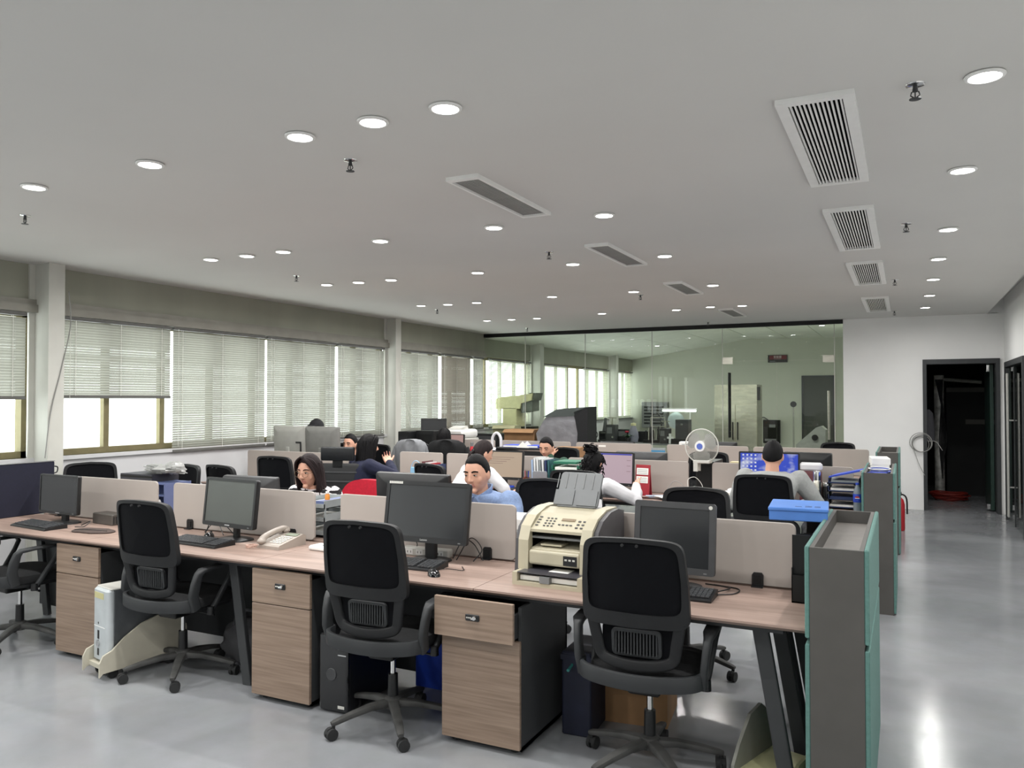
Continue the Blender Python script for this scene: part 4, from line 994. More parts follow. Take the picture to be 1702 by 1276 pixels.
MB().ell((0, 0, .13), (.2, .12, .14), 26, 18, lambda x, y, z: tuple(v * (1 + .22 * noise.noise(Vector((x*2.5, y*2.5, z*2.5))) + .1 * noise.noise(Vector((x*7, y*7, z*7)))) for v in (x, y, max(z, -.92)))).build('bag_body', pm('bag_grey', '#4c4c4f', .85, var=.2, scale=6), t, 40)
MB().tube(bez([(-.1, -.05, .24), (-.05, -.08, .33), (.05, -.08, .33), (.1, -.05, .24)], 5), .009, 6).build('bag_strap', 'bag_grey', t, 50)
# ================================================================ people
pm('skin', '#cf9f88', .55, var=.04, scale=30)
pm('skin_lips', '#b97f74', .45, var=.04)
pm('hair_black', '#0c0b0d', .65, spec=.2, var=.3, scale=60, stretch=(1, 1, .2))
pm('hair_brown', '#1f1415', .65, spec=.25, var=.35, scale=60, stretch=(1, 1, .2))
pm('eye_white', '#d9d2ca', .25); pm('eye_dark', '#140d0b', .15)
pm('denim', '#7e93b8', .85, var=.12, scale=90); pm('navy_knit', '#161a33', .9, var=.15, scale=60); pm('white_cotton', '#d8d7da', .85, var=.03)
pm('grey_knit', '#9d9f9e', .9, var=.07, scale=80); pm('trouser_dark', '#22242a', .9, var=.1, scale=50); pm('shoe_dark', '#18181a', .5)
pm('green_shirt', '#2c4a3c', .9); pm('black_knit', '#1b1b1f', .9, var=.1)
def stripes():
    m = bpy.data.materials.new('striped_knit'); m.use_nodes = True; nt = m.node_tree; b = nt.nodes['Principled BSDF']
    tc = nt.nodes.new('ShaderNodeTexCoord'); w = nt.nodes.new('ShaderNodeTexWave'); w.wave_type = 'BANDS'; w.bands_direction = 'Z'; w.inputs['Scale'].default_value = 6.5; w.inputs['Distortion'].default_value = 3.2; w.inputs['Detail Scale'].default_value = 2.5
    nt.links.new(tc.outputs['Object'], w.inputs['Vector'])
    rp = nt.nodes.new('ShaderNodeValToRGB'); rp.color_ramp.interpolation = 'CONSTANT'; e = rp.color_ramp.elements
    e[0].position = 0; e[0].color = (*lin('#151418'), 1); e[1].position = .42; e[1].color = (*lin('#dcd8da'), 1)
    nt.links.new(w.outputs['Fac'], rp.inputs['Fac']); nt.links.new(rp.outputs['Color'], b.inputs['Base Color']); b.inputs['Roughness'].default_value = .9
    MATS['striped_knit'] = m
stripes()
def sst(a, b, x): t = min(1, max(0, (x - a) / (b - a))); return t * t * (3 - 2 * t)
def interp(tab, x):
    if x <= tab[0][0]: return tab[0][1]
    for (a, fa), (b, fb) in zip(tab, tab[1:]):
        if x <= b: return fa + (fb - fa) * (x - a) / (b - a)
    return tab[-1][1]
def caps(mb, path, rad, n=12):
    mb.tube(path, rad, n)
    for p, r in zip(path, rad): mb.ell(p, (r, r, r), n, 8)
def ik(a, c, l1, l2, pole):
    a, c = Vector(a), Vector(c); d = c - a; L = min(d.length, (l1 + l2) * .995); u = d.normalized(); c = a + u * L
    k = (l1*l1 - l2*l2 + L*L) / (2*L); h = math.sqrt(max(0, l1*l1 - k*k)); pole = Vector(pole); w = (pole - pole.dot(u) * u).normalized()
    return a + u * k + w * h, c
HR = (.076, .097, .117)
def head_fn(x, y, z):
    k = 1.0
    if z < 0: k = 1 - .36 * (-z) ** 1.7
    yy = y
    if y > 0: yy = y * (1 - .10 * (1 - abs(z)))          # flatter face
    if z < -.2 and y < 0: yy = y * (1 - .45 * sst(.2, .9, -z))   # head narrows to the nape
    return (x * k, yy, z * (1.0 if z > 0 else .98))
def add_hand(mb, W, d, n, side, curl=.5, r=.0085):
    d, n = Vector(d).normalized(), Vector(n); n = (n - n.dot(d) * d).normalized(); lat = d.cross(n) * side; W = Vector(W)
    for q in (-.026, 0, .026): caps(mb, [W + lat*q*.7, W + lat*q + d*.045, W + lat*q + d*.082], [.017, .016, .013], 10)
    for i, ln in enumerate((.066, .075, .07, .054)):
        o = (i - 1.5) * -.0235; b = W + lat * o + d * (.084 - abs(i - 1.4) * .004); f = (d + lat * o * 3.2).normalized()
        a1 = curl * (.5 + .08*i); d1 = (f * math.cos(a1) - n * math.sin(a1)); d2 = (f * math.cos(a1*2.2) - n * math.sin(a1*2.2))
        caps(mb, [b, b + d1*ln*.55, b + d1*ln*.55 + d2*ln*.45], [r, r*.95, r*.8], 8)
    tb = W + d*.028 + lat*.028; td = (d*.75 + lat*.75 - n*.25).normalized()
    caps(mb, [tb, tb + td*.04, tb + td*.04 + (td + d*.5).normalized()*.03], [.012, .0105, .0085], 8)
def person(label, head, face, T, shirt, hair='short', hairmat='hair_black', sex='m', yaw=0, pitch=0, roll=0, hands=None, sleeve='long', voxel=.008, collar=None, glasses=False, hl=.3, group='people at the desks', palm=None, curl=.5, elbow_out=1.0, lean=None, bulk=1.0, pole=None):
    """seated person; head = where the head is, face = heading of the body (0 faces away from the camera side)"""
    Lt = .5 if sex == 'm' else .47; sw = (.185 if sex == 'm' else .158) * bulk
    hipz = .585; nz = T - .243; dz = nz - hipz; dy = math.sqrt(max(.02, Lt*Lt - dz*dz)) * .92 if lean is None else lean
    fwd = Vector((-math.sin(face), math.cos(face), 0))
    org = Vector((head[0], head[1], 0)) - fwd * (dy + .045)
    hip = Vector((0, 0, hipz)); N = Vector((0, dy, nz)); HC = Vector((0, dy + .045, T - .117))
    sp = lambda s: hip.lerp(N, s) + Vector((0, -.055 * math.sin(PI * s), 0))
    RH = Matrix.Translation(HC) @ Matrix.Rotation(yaw, 4, 'Z') @ Matrix.Rotation(pitch, 4, 'X') @ Matrix.Rotation(roll, 4, 'Y')
    ax = Vector((1, 0, 0)); up = (N - hip).normalized(); fr = ax.cross(up) * -1
    def torso(mb, k, top=1.0):
        R = []
        prof = ((-.16, .13, .10), (-.08, .165, .125), (.05, .172, .128), (.3, .15 if sex == 'm' else .138, .112), (.6, .172 if sex == 'm' else .15, .122 if sex == 'm' else .128), (.82, sw, .112), (.92, sw * .98, .095), (.975, sw * .78, .08), (1.015, sw * .48, .068), (1.06, .06, .056))
        for s, a, b in prof:
            if s > top: continue
            c = sp(max(0, s)) + (up * Lt * min(0, s)); R.append([tuple(c + ax * (a + k) * x + Vector((0, 1, 0)) * (b + k) * y + Vector((0, 0, -.25 * (b + k) * y * (up.y)))) for x, y in selli(1, 1, 2.5, 28)])
        mb.rings(R)
    sh = [N + Vector((s * sw, -.015, -.048)) for s in (-1, 1)]
    hands = hands or [(-.14, dy + .27, .775), (.14, dy + .27, .775)]
    arms = []
    for i, s in enumerate((-1, 1)):
        e, w = ik(sh[i], hands[i], .275, .245, pole if pole and s > 0 else (s * elbow_out, -.25, -.8)); arms.append((sh[i], e, w))
    legs = [((s*.09, 0, .585), (s*.115, .42, .57), (s*.12, .43, .10), (s*.12, .40, .05), (s*.125, .56, .035)) for s in (-1, 1)]
    # ---- body
    b = MB(); torso(b, -.012)
    caps(b, [N + Vector((0, .0, -.03)), N.lerp(HC, .45) + Vector((0, -.01, 0)), HC + Vector((0, -.018, -.03))], [.058, .05 if sex == 'm' else .043, .052])
    for i, (s_, e, w) in enumerate(arms):
        caps(b, [s_, s_.lerp(e, .5), e, e.lerp(w, .45), w], [.05, .042, .035, .034, .024])
        d = (w - e).normalized(); pn = Vector((0, 0, 1)) if palm is None else Vector(palm[i])
        add_hand(b, w, d, pn, (1, -1)[i], curl)
    for l in legs:
        L = [Vector(p) for p in l]; caps(b, [L[0], L[0].lerp(L[1], .5), L[1], L[1].lerp(L[2], .35), L[2]], [.082, .072, .055, .05, .034]); caps(b, [L[3], L[4]], [.034, .03])
    b.M = RH
    b.ell((0, 0, 0), HR, 36, 28, head_fn)
    for s in (-1, 1):
        b.ell((s*.078, -.008, -.008), (.008, .019, .03), 10, 8); b.ell((s*.036, .056, -.022), (.026, .018, .028), 10, 8)   # ears, cheeks
        b.ell((s*.03, .073, .028), (.024, .012, .008), 10, 6); b.ell((s*.012, .093, -.026), (.008, .009, .007), 8, 6)      # brow ridge, nostril wings
    caps(b, [(0, .082, .025), (0, .092, .0), (0, .1, -.022)], [.007, .0085, .0115], 10)
    caps(b, [(-.021, .073, -.053), (0, .082, -.05), (.021, .073, -.053)], [.0045, .0062, .0045], 8)
    caps(b, [(-.018, .072, -.061), (0, .08, -.063), (.018, .072, -.061)], [.0045, .0066, .0045], 8)
    b.ell((0, .062, -.093), (.022, .02, .018), 12, 8)
    me = remeshed(b, voxel, None, 3)
    me.materials.append(MATS['skin']); me.materials.append(MATS['skin_lips'])
    inv = RH.inverted()
    for p in me.polygons:
        q = inv @ p.center
        if abs(q.x) < .021 and -.068 < q.z < -.047 + .004 * math.cos(q.x * 120) and q.y > .07: p.material_index = 1
    o = link_mesh('person', me, None, org, (0, 0, face)); tag(o, label, 'person', group)
    # ---- clothing
    fold = lambda co: .006 * noise.noise(co * 9) + .0035 * noise.noise(co * 22)
    c = MB(); torso(c, .006, 1.02)
    for (s_, e, w) in arms:
        if sleeve == 'short':
            m_ = s_.lerp(e, .72); caps(c, [s_, s_.lerp(e, .4), m_], [.066 * bulk, .06 * bulk, .057])
        else:
            caps(c, [s_, s_.lerp(e, .5), e, e.lerp(w, .5), e.lerp(w, .95)], [.07 * bulk, .062 * bulk, .055, .05, .04])
    link_mesh('shirt', remeshed(c, .009, fold, 2), o).data.materials.append(MATS[shirt])
    c = MB()
    for l in legs:
        L = [Vector(p) for p in l]; caps(c, [L[0], L[0].lerp(L[1], .5), L[1], L[1].lerp(L[2], .35), L[2]], [.092, .084, .07, .066, .056])
    caps(c, [(-.06, 0, .585), (.06, 0, .585)], [.11, .11])
    link_mesh('trousers', remeshed(c, .013, None, 2), o).data.materials.append(MATS['trouser_dark'])
    for l in legs: MB().sweep([Vector(l[3]) + Vector((0, -.03, -.01)), Vector(l[3]).lerp(Vector(l[4]), .6) + Vector((0, 0, -.008)), Vector(l[4]) + Vector((0, .04, -.008))], [(.038, .04), (.045, .036), (.035, .026)], (1, 0, 0), .45).build('shoe', 'shoe_dark', o, 60)
    if collar:
        for s in (-1, 1):
            P = [(0, -.07, .04), (s*.05, -.05, .04), (s*.07, .0, .025), (s*.05, .055, -.005), (s*.018, .085, -.035)]
            MB().sweep([tuple(N + Vector(p) + Vector((0, -.01, -.005))) for p in P], [(.022, .004)] * 4 + [(.03, .004)], (0, 0, 1)).build('collar', collar, o, 60)
    # ---- face details and hair live in head space
    def HM(name, mb, mat, sm=50): ob = mb.build(name, mat, o, sm); ob.matrix_local = RH; return ob
    for s in (-1, 1):
        ey = HM('eye', MB().ell((s*.031, .0775, .008), (.0132, .0085, .0045), 14, 8), 'eye_white')
        MB().ell((s*.031 , .0855, .008), (.0052, .0022, .0042), 12, 6).build('iris', 'eye_dark', ey, 50)
        MB().tube(bez([(s*.0165, .0825, .009), (s*.03, .0872, .0132), (s*.0465, .0775, .0095)], 5), .0014, 6).build('eyelid', 'hair_black', ey, 50)
        HM('eyebrow', MB().sweep(bez([(s*.014, .0875, .0285), (s*.032, .0865, .034), (s*.053, .0735, .0285)], 5), (.0022, .0042) if sex == 'm' else (.002, .003), (0, 1, 0)), hairmat)
    if hair == 'short':
        ys = [(-.55, -1.1), (-.38, -.75), (-.12, -.12), (-.02, .12), (.25, .22), (.5, .36), (.67, .55), (.77, 1.2)]; th = .05
    elif hair == 'tied':
        ys = [(-.7, -.9), (-.4, -.3), (-.1, .05), (.2, .3), (.45, .55), (.62, 1.2)]; th = .075
    else:
        ys = [(-.9, .1), (-.3, .28), (.1, .42), (.4, .55), (.7, .72), (.84, 1.2)]; th = .1
    def hf(x, y, z):
        k = sst(-.16, .14, interp(ys, z) - y + .05 * noise.noise(Vector((x*9, y*9, z*9)))); X, Y, Z = head_fn(x, y, z)
        tk = (.93 + (th + .07 + .012 * math.sin(x*40 + z*23) + .01 * noise.noise(Vector((x*7, y*7, z*7)))) * k) * (1 + (.05 if hair == 'short' else .02) * k * max(0, z))
        return (X * tk, Y * tk, Z * tk)
    hm = MB().ell((0, 0, 0), HR, 60, 44, hf)
    ho = HM('hair', hm, hairmat, 80)
    rnd = random.Random(hash(label) % 1000 if False else len(label))
    def strand(a, z0, L, spread, r=.012, flare=0.):
        x, y = math.cos(a), math.sin(a); P = []
        for zz in (z0, z0 - .35, -.35, -.7):
            q = math.sqrt(max(.05, 1 - min(.95, abs(zz)) ** 2)) if zz > -.2 else (1.0 if zz > -.5 else 1.02)
            P.append((HR[0]*1.1*q*x, HR[1]*1.1*q*y, HR[2]*zz*1.05))
        n = 5
        for k in range(1, n + 1):
            f = k / n; P.append((P[3][0]*(1 + flare*f) + rnd.uniform(-1, 1)*spread*f, P[3][1]*(1 + flare*f) + rnd.uniform(-1, 1)*spread*f, -.08 - L*f))
        pp = bez(P, 3); m = len(pp); MBH.tube(pp, [r * (1 - .75 * max(0, (i/m - .6) / .4)) for i in range(m)], 6)
    if hair == 'long':
        MBH = MB()
        for k in range(110):
            a = math.radians(rnd.uniform(170, 370) if k % 3 else rnd.choice((rnd.uniform(168, 200), rnd.uniform(340, 374))))
            strand(a, rnd.uniform(.1, .5), hl + rnd.uniform(-.04, .03), .016, rnd.uniform(.007, .012), .08)
        tag(HM('hair_strands', MBH, hairmat, 80), kind='stuff')
        MBH = MB()
        for s in (-1, 1):
            for k in range(15):
                f = k / 14; P = [(s*.012, .07, .117), (s*(.045 + .02*f), .085 - .045*f, .085), (s*(.076 + .006*f), .06 - .05*f, .02), (s*.084, .045 - .05*f, -.06), (s*.08, .04 - .05*f, -.13)]
                MBH.tube(bez([(a + rnd.uniform(-.003, .003), b + rnd.uniform(-.003, .003), c) for a, b, c in P], 5), .0075, 6)
        tag(HM('side_locks', MBH, hairmat, 80), kind='stuff')
    if hair == 'tied':
        MBH = MB()
        for k in range(26):
            a = rnd.uniform(0, 2*PI); q = rnd.uniform(0, .022)
            MBH.tube(bez([(q*math.cos(a), -.1, -.01 + q*math.sin(a)), (q*1.3*math.cos(a), -.125, -.03), (q*1.6*math.cos(a), -.125 + rnd.uniform(-.01, .01), -.09), (q*math.cos(a), -.11, -.09 - hl * rnd.uniform(.7, 1))], 5), .006, 5)
        tag(HM('ponytail', MBH, hairmat, 80), kind='stuff')
        HM('hair_tie', MB().tube([(.02*math.cos(t*PI/6), -.107, -.012 + .02*math.sin(t*PI/6)) for t in range(12)], .006, 6, True), 'black_plastic')
    if hair == 'curly':
        MBH = MB()
        for k in range(190):
            a = rnd.uniform(0, 2*PI); e = rnd.uniform(-.7, 1.1); d = Vector((math.cos(a)*math.cos(e)*HR[0], math.sin(a)*math.cos(e)*HR[1], math.sin(e)*HR[2])) * 1.12
            if d.y > .05 and d.z < .06: continue
            P = []; ph = rnd.uniform(0, 6); u = Vector((rnd.uniform(-1, 1), rnd.uniform(-1, 1), -1)).normalized()
            for i in range(9): P.append(d + u * i * .007 + Vector((math.cos(ph + i*1.1), math.sin(ph + i*1.1), math.sin(ph + i*1.6))) * .008)
            MBH.tube(P, .0042, 5)
        for k in range(46):
            ph = rnd.uniform(0, 6); c0 = Vector((rnd.uniform(-.04, .03), -.05 + rnd.uniform(-.03, .03), .125 + rnd.uniform(-.02, .025)))
            MBH.tube([c0 + Vector((math.cos(ph + i*.7)*.03, math.sin(ph + i*.7)*.03, math.sin(ph*2 + i*.5)*.018)) for i in range(10)], .0045, 5)
        tag(HM('hair_curls', MBH, hairmat, 80), kind='stuff')
    if hair == 'cap':
        HM('cap', MB().ell((0, -.005, .03), (HR[0]*1.16, HR[1]*1.13, .1), 30, 20, lambda x, y, z: (x, y, max(z, -.15))).sweep([(0, .09, .055), (0, .13, .05), (0, .165, .038)], [(.06, .004), (.055, .004), (.03, .003)], (1, 0, 0)), 'black_knit')
    if glasses:
        g = MB()
        for s in (-1, 1):
            g.tube([(s*.034 + .0235*math.cos(2*PI*k/20), .099 - .004*math.cos(2*PI*k/20)*s, .002 + .021*math.sin(2*PI*k/20)) for k in range(20)], .0012, 6, True)
            g.tube([(s*.06, .095, .006), (s*.074, .07, .01), (s*.083, .0, .008)], .0014, 6)
        g.tube([(-.009, .101, .004), (0, .104, .007), (.009, .101, .004)], .0014, 6)
        HM('glasses', g, pm('wire_gold', '#b8a58a', .25, metal=.9))
        for s in (-1, 1): HM('lens', MB().cyl((s*.034, .0985, .002), (s*.034, .0995, .002), .022, n=20), 'lens_glass')
    return o
GP = 'people at the desks'
person('person in round glasses and a black and white striped top', (-3.8, 4.42), PI + .08, 1.225, 'striped_knit', 'long', 'hair_brown', 'f', pitch=-.16, yaw=-.02, voxel=.0048, glasses=True, hl=.2)
person('person in a blue denim shirt looking down past the large monitor', (-2.43, 4.4), PI - .02, 1.265, 'denim', 'short', 'hair_black', 'm', pitch=-.14, yaw=.0, roll=.04, voxel=.0048, collar='denim', bulk=1.1)
person('person in a navy top with one hand raised to the face', (-4.78, 6.42), -.5, 1.265, 'navy_knit', 'long', 'hair_black', 'f', yaw=-.1, pitch=-.05, hl=.34, lean=-.12, pole=(1, .5, -.55), hands=[(-.1, .25, .75), (.11, .1, .99)], palm=[(0, 0, 1), (-1, .3, 0)], curl=.9, elbow_out=1.6, voxel=.006)
person('person looking down, half hidden behind the grey monitors', (-5.93, 7.62), PI, 1.2, 'black_knit', 'short', 'hair_black', 'm', pitch=-.1)
person('person in a black cap whose top just shows over the grey monitors', (-6.45, 7.62), PI + .25, 1.37, 'black_knit', 'cap', 'hair_black', 'm')
person('person in a white short-sleeved shirt, seen from behind', (-3.52, 6.48), -.35, 1.235, 'white_cotton', 'tied', 'hair_brown', 'f', yaw=-.25, pitch=-.3, sleeve='short', hl=.05, hands=[(-.15, .5, .775), (.25, .52, .775)], voxel=.007)
person('person resting the face on one hand, behind the upright folders', (-3.6, 8.12), PI, 1.195, 'green_shirt', 'short', 'hair_black', 'm', pitch=-.3, hands=[(-.055, .36, .985), (.16, .55, .775)], palm=[(.2, 1, 0), (0, 0, 1)], curl=.6)
person('person in a long-sleeved white blouse, hand stretched to the red calendar', (-2.44, 6.5), -.1, 1.175, 'white_cotton', 'curly', 'hair_black', 'f', pitch=-.2, hands=[(-.16, .5, .775), (.3, .58, .86)], palm=[(0, 0, 1), (-.2, -.9, .3)], curl=.25, voxel=.006, elbow_out=1.3)
person('person in a grey sweater, seen from behind at the blue-sky monitor', (-.95, 6.58), 0, 1.285, 'grey_knit', 'short', 'hair_black', 'm', pitch=-.12, hands=[(-.14, .46, .775), (.2, .44, .775)], elbow_out=1.0, voxel=.007, bulk=1.1, lean=.2)
person('person in black seated at the far desks, back to the camera', (-5.66, 9.3), .1, 1.215, 'black_knit', 'long', 'hair_black', 'f', hl=.1, voxel=.009)
# ================================================================ smaller things on the desks
def book(x, y, z, w, d, h, mat, label, rz=0, ry=0, group=None, name='folder'):
    t = thing(name, label, 'folder' if name == 'folder' else 'book', (x, y, z), rz, group); t.rotation_euler = (0, ry, rz)
    MB().box(-w/2, w/2, -d/2, d/2, 0, .003).box(-w/2, -w/2 + .002, -d/2, d/2, 0, h).box(w/2 - .002, w/2, -d/2, d/2, 0, h).box(-w/2, w/2, -d/2, -d/2 + .002, 0, h).build('cover', mat, t)
    MB().box(-w/2 + .003, w/2 - .003, -d/2 + .003, d/2 - .004, .004, h - .008).build('pages', 'paper', t)
    return t
for n, c in (('blue_card', '#626f98'), ('navy_card', '#26365e'), ('teal_card', '#2f5f62'), ('white_card', '#d9dcdc'), ('grey_card', '#8f9698'), ('green_card', '#1f6b52'), ('royal_blue', '#2846b8'), ('pale_blue', '#9fb6d4'), ('maroon', '#6b3b40')): pm(n, c, .55, var=.06)
# -- gap left of the dusty monitor: dark box, blue rack, wrapping on top
t = thing('dark_carton', 'tall dark carton standing behind the leftmost divider', 'box', (-5.12, 4.16, DZ))
MB().box(-.17, .17, -.12, .12, 0, .325).build('carton', pm('dark_card', '#33333a', .6, var=.15), t)
MB().box(-.1705, .1705, -.1205, -.119, .3, .315).build('seal_strip', 'black_metal', t)
t = thing('letter_rack', 'blue plastic letter rack with a white clip, beside the dark carton', 'file rack', (-4.88, 4.15, DZ))
for k in range(4): MB().box(-.07, .07, -.12, .12, .005 + k*.085, .012 + k*.085).build('shelf', 'blue_card', t)
for sx in (-1, 1): MB().box(sx*.07 - .003, sx*.07 + .003, -.12, .12, 0, .27).build('side', 'blue_card', t)
MB().sweep([(.02, -.125, .15), (.05, -.13, .11)], (.012, .005), (0, 1, 0)).build('clip', 'white_plastic', t)
t = thing('plastic_wrapping', 'crumpled clear plastic wrapping heaped over the dark carton', 'plastic bag', (-4.95, 4.16, 1.068))
pm('film', '#b9bab8', .25, var=.15, trans=.4)
m = MB().ell((0, 0, .03), (.17, .1, .035), 26, 16, lambda x, y, z: tuple(v * (1 + .45 * noise.noise(Vector((x*3, y*3, z*3))) + .25 * abs(noise.noise(Vector((x*8, y*8, z*8))))) for v in (x, y, max(z, -.6))))
m.build('film_heap', 'film', t, 20)
MB().ell((.09, 0, .045), (.075, .06, .045), 18, 12, lambda x, y, z: tuple(v * (1 + .4 * abs(noise.noise(Vector((x*4, y*4+5, z*4))))) for v in (x, y, z))).build('film_knot', 'film', t, 20)
# -- letter trays between the dividers
t = thing('letter_tray', 'grey stacking letter trays with papers and a blue file, beside the person in glasses', 'file tray', (-3.42, 4.14, DZ))
for k in range(3):
    z = .015 + k * .085
    tr = MB().box(-.12, .12, -.16, .16, z, z + .004).box(-.12, -.114, -.16, .16, z, z + .05).box(.114, .12, -.16, .16, z, z + .05).box(-.12, .12, .154, .16, z, z + .05).box(-.12, .12, -.16, -.156, z, z + .03).build('tray', 'grey_card', t)
    MB().box(-.1, .1, -.15, .14, z + .005, z + .022).build('papers', 'paper', tr)
for sx in (-.117, .117):
    for sy in (-.15, .15): MB().box(sx - .004, sx + .004, sy - .004, sy + .004, 0, .23).build('post', 'grey_card', t)
MB().box(.03, .1, -.14, .1, .195, .23).build('blue_file', 'blue_card', t)
t = thing('medicine_bottle', 'small orange and white bottle on the letter trays', 'bottle', (-3.36, 4.08, .965))
MB().lathe([(0, 0), (.016, 0), (.016, .035), (.01, .042), (.01, .045)], 12).build('bottle_body', pm('orange', '#d98a35', .4), t, 40)
MB().lathe([(.012, .045), (.012, .058), (0, .058)], 12).build('bottle_cap', 'white_plastic', t)
# -- gap next to the printer
t = thing('label_printer', 'pale stacked desk printer glimpsed between divider and cream printer', 'printer', (-2.0, 4.14, DZ))
MB().rbox(-.11, .11, -.12, .12, 0, .14, .01).build('lower_body', pm('pr_grey', '#8f9396', .5), t)
MB().rbox(-.105, .105, -.115, .115, .14, .21, .012).build('upper_body', 'white_plastic', t)
MB().box(-.09, .09, -.118, -.116, .05, .1).build('paper_slot', 'black_plastic', t)
# -- rack and blue box by the nearest cabinet
t = thing('mesh_rack', 'black perforated file rack against the nearest cabinet', 'file rack', (-.405, 3.93, DZ))
MB().box(-.045, .045, -.3, .3, 0, .006).box(-.045, -.041, -.3, .3, 0, .15).box(.041, .045, -.3, .3, 0, .3).box(-.045, .045, .295, .3, 0, .3).box(-.045, .045, -.3, -.296, 0, .12).build('rack_shell', 'black_metal', t)
for k in range(4): MB().box(-.044, .044, -.28 + k*.15, -.277 + k*.15, .005, .29 - .02*k).build('divider', 'black_metal', t)
t = thing('blue_box', 'bright blue plastic lidded box lying across divider and rack', 'box', (-.47, 4.1, 1.047), .08)
MB().rbox(-.13, .13, -.16, .16, 0, .05, .006).build('box_body', 'blue_plastic', t)
MB().rbox(-.134, .134, -.164, .164, .045, .062, .006).build('lid', 'blue_plastic', t)
for k, (x, y, w, h) in enumerate(((.0, -.1, .03, .012), (.045, -.105, .03, .014), (.045, -.075, .03, .01), (.085, -.105, .026, .014), (.085, -.075, .026, .01))):
    MB().box(x - w/2, x + w/2, y - h/2, y + h/2, .062, .0626).build('print_mark', 'navy_card', t)
# -- desk of the person in the grey sweater
t = thing('thermos', 'tall brushed steel thermos flask beside the person in the grey sweater', 'flask', (-.655, 6.92, DZ))
MB().lathe([(0, 0), (.036, 0), (.037, .01), (.037, .2), (.03, .215), (.028, .22)], 18).build('flask_body', 'steel', t, 40)
MB().lathe([(.029, .22), (.03, .285), (.028, .295), (0, .295)], 18).build('flask_cup', 'chrome', t, 40)
t = thing('tea_jar', 'dark vacuum jar with a steel lid next to the thermos', 'jar', (-.585, 6.95, DZ))
MB().lathe([(0, 0), (.036, 0), (.036, .15), (.033, .16), (.033, .17)], 18).build('jar_body', 'gloss_black', t, 40)
MB().lathe([(.034, .17), (.035, .2), (.032, .206), (0, .206)], 18).build('jar_lid', 'chrome', t, 40)
t = thing('paper_bag', 'maroon cushion-like bag with a white top beside the blue-sky monitor', 'bag', (-.72, 7.1, DZ))
MB().rbox(-.085, .085, -.06, .06, 0, .29, .03, 4, 'x').build('bag_body', 'maroon', t, 40)
MB().rbox(-.09, .09, -.065, .065, .28, .345, .025, 4).build('towel_top', 'white_cotton', t, 40)
t = thing('letter_tray', 'dark wire letter trays full of blue folders, left of the middle cabinet', 'file tray', (-.45, 7.0, DZ))
for k in range(4):
    z = .01 + k * .065
    tr = MB().box(-.115, .115, -.15, .15, z, z + .004).box(-.115, -.11, -.15, .15, z, z + .04).box(.11, .115, -.15, .15, z, z + .04).box(-.115, .115, -.15, -.146, z, z + .012).build('tray', 'navy_card', t)
    MB().at(0, 0, 0, rz=.04*(k - 1.5)).box(-.1, .1, -.14, .13, z + .006, z + .026).build('papers', ('paper', 'navy_card', 'paper', 'grey_card')[k], tr)
for sx in (-.112, .112): MB().box(sx - .003, sx + .003, -.148, -.142, 0, .25).box(sx - .003, sx + .003, .142, .148, 0, .25).build('post', 'dark_alu', t)
t = thing('blue_folder', 'blue folder tilted on top of the wire letter trays', 'folder', (-.42, 6.98, 1.02), -.15); t.rotation_euler = (0, -.25, -.15)
MB().box(-.12, .12, -.15, .15, 0, .012).build('cover', 'royal_blue', t); MB().box(-.115, .122, -.145, .145, .003, .009).build('pages', 'paper', t)
t = thing('cola_bottle', 'blue-labelled plastic cola bottle by the middle cabinet', 'bottle', (-.345, 6.78, DZ))
pm('bottle_clear', '#a9b4bc', .15, var=.05, trans=.5)
MB().lathe([(0, 0), (.028, .002), (.031, .02), (.029, .06), (.031, .12), (.03, .15), (.018, .19), (.012, .2), (.012, .21)], 18).build('bottle_body', 'bottle_clear', t, 40)
lb = MB().lathe([(.0315, .075), (.0325, .08), (.0325, .135), (.0315, .14)], 18).build('bottle_label', 'royal_blue', t, 40)
MB().cyl((0, -.0324, .108), (0, -.0336, .108), .017, n=18).build('emblem_disc', 'white_plastic', lb)
MB().prism([(.0165*math.cos(a*PI/8), .108 + .003 + .0135*math.sin(a*PI/8)) for a in range(9)], -.0342, -.0336, 'y').build('emblem_red', 'red_plastic', lb)
MB().prism([(.0165*math.cos(PI + a*PI/8), .108 - .003 + .0135*math.sin(PI + a*PI/8)) for a in range(9)], -.0342, -.0336, 'y').build('emblem_blue', 'royal_blue', lb)
MB().lathe([(.014, .21), (.014, .225), (0, .225)], 14).build('bottle_cap', 'royal_blue', t, 40)
# papers in the middle cabinet's tray
for k, (x, y, rz, m, h, lab) in enumerate(((-.2, 7.3, .05, 'paper', .05, 'stack of white papers in the tray of the middle cabinet'), (-.19, 6.95, -.2, 'royal_blue', .02, 'blue folder in the tray of the middle cabinet'))):
    t = thing('paper_stack' if k == 0 else 'blue_folder', lab, 'papers' if k == 0 else 'folder', (x, y, .9855), rz)
    for q in range(3): MB().at(0, 0, 0, rz=.06*(q - 1)).box(-.07, .07, -.15, .15, q*h, q*h + h - .001).build('sheet_bundle', m if q != 1 else 'paper', t)
t = thing('cable_coil', 'coil of blue and white cable on the tray of the middle cabinet', 'cable', (-.19, 6.93, 1.048))
for q in range(4): MB().tube([((.055 + .008*q)*math.cos(2*PI*i/24), (.1 + .01*q)*math.sin(2*PI*i/24), .006 + .006*q) for i in range(24)], .004, 6, True).build('loop', ('crate_blue', 'cable_white')[q % 2], t, 50)
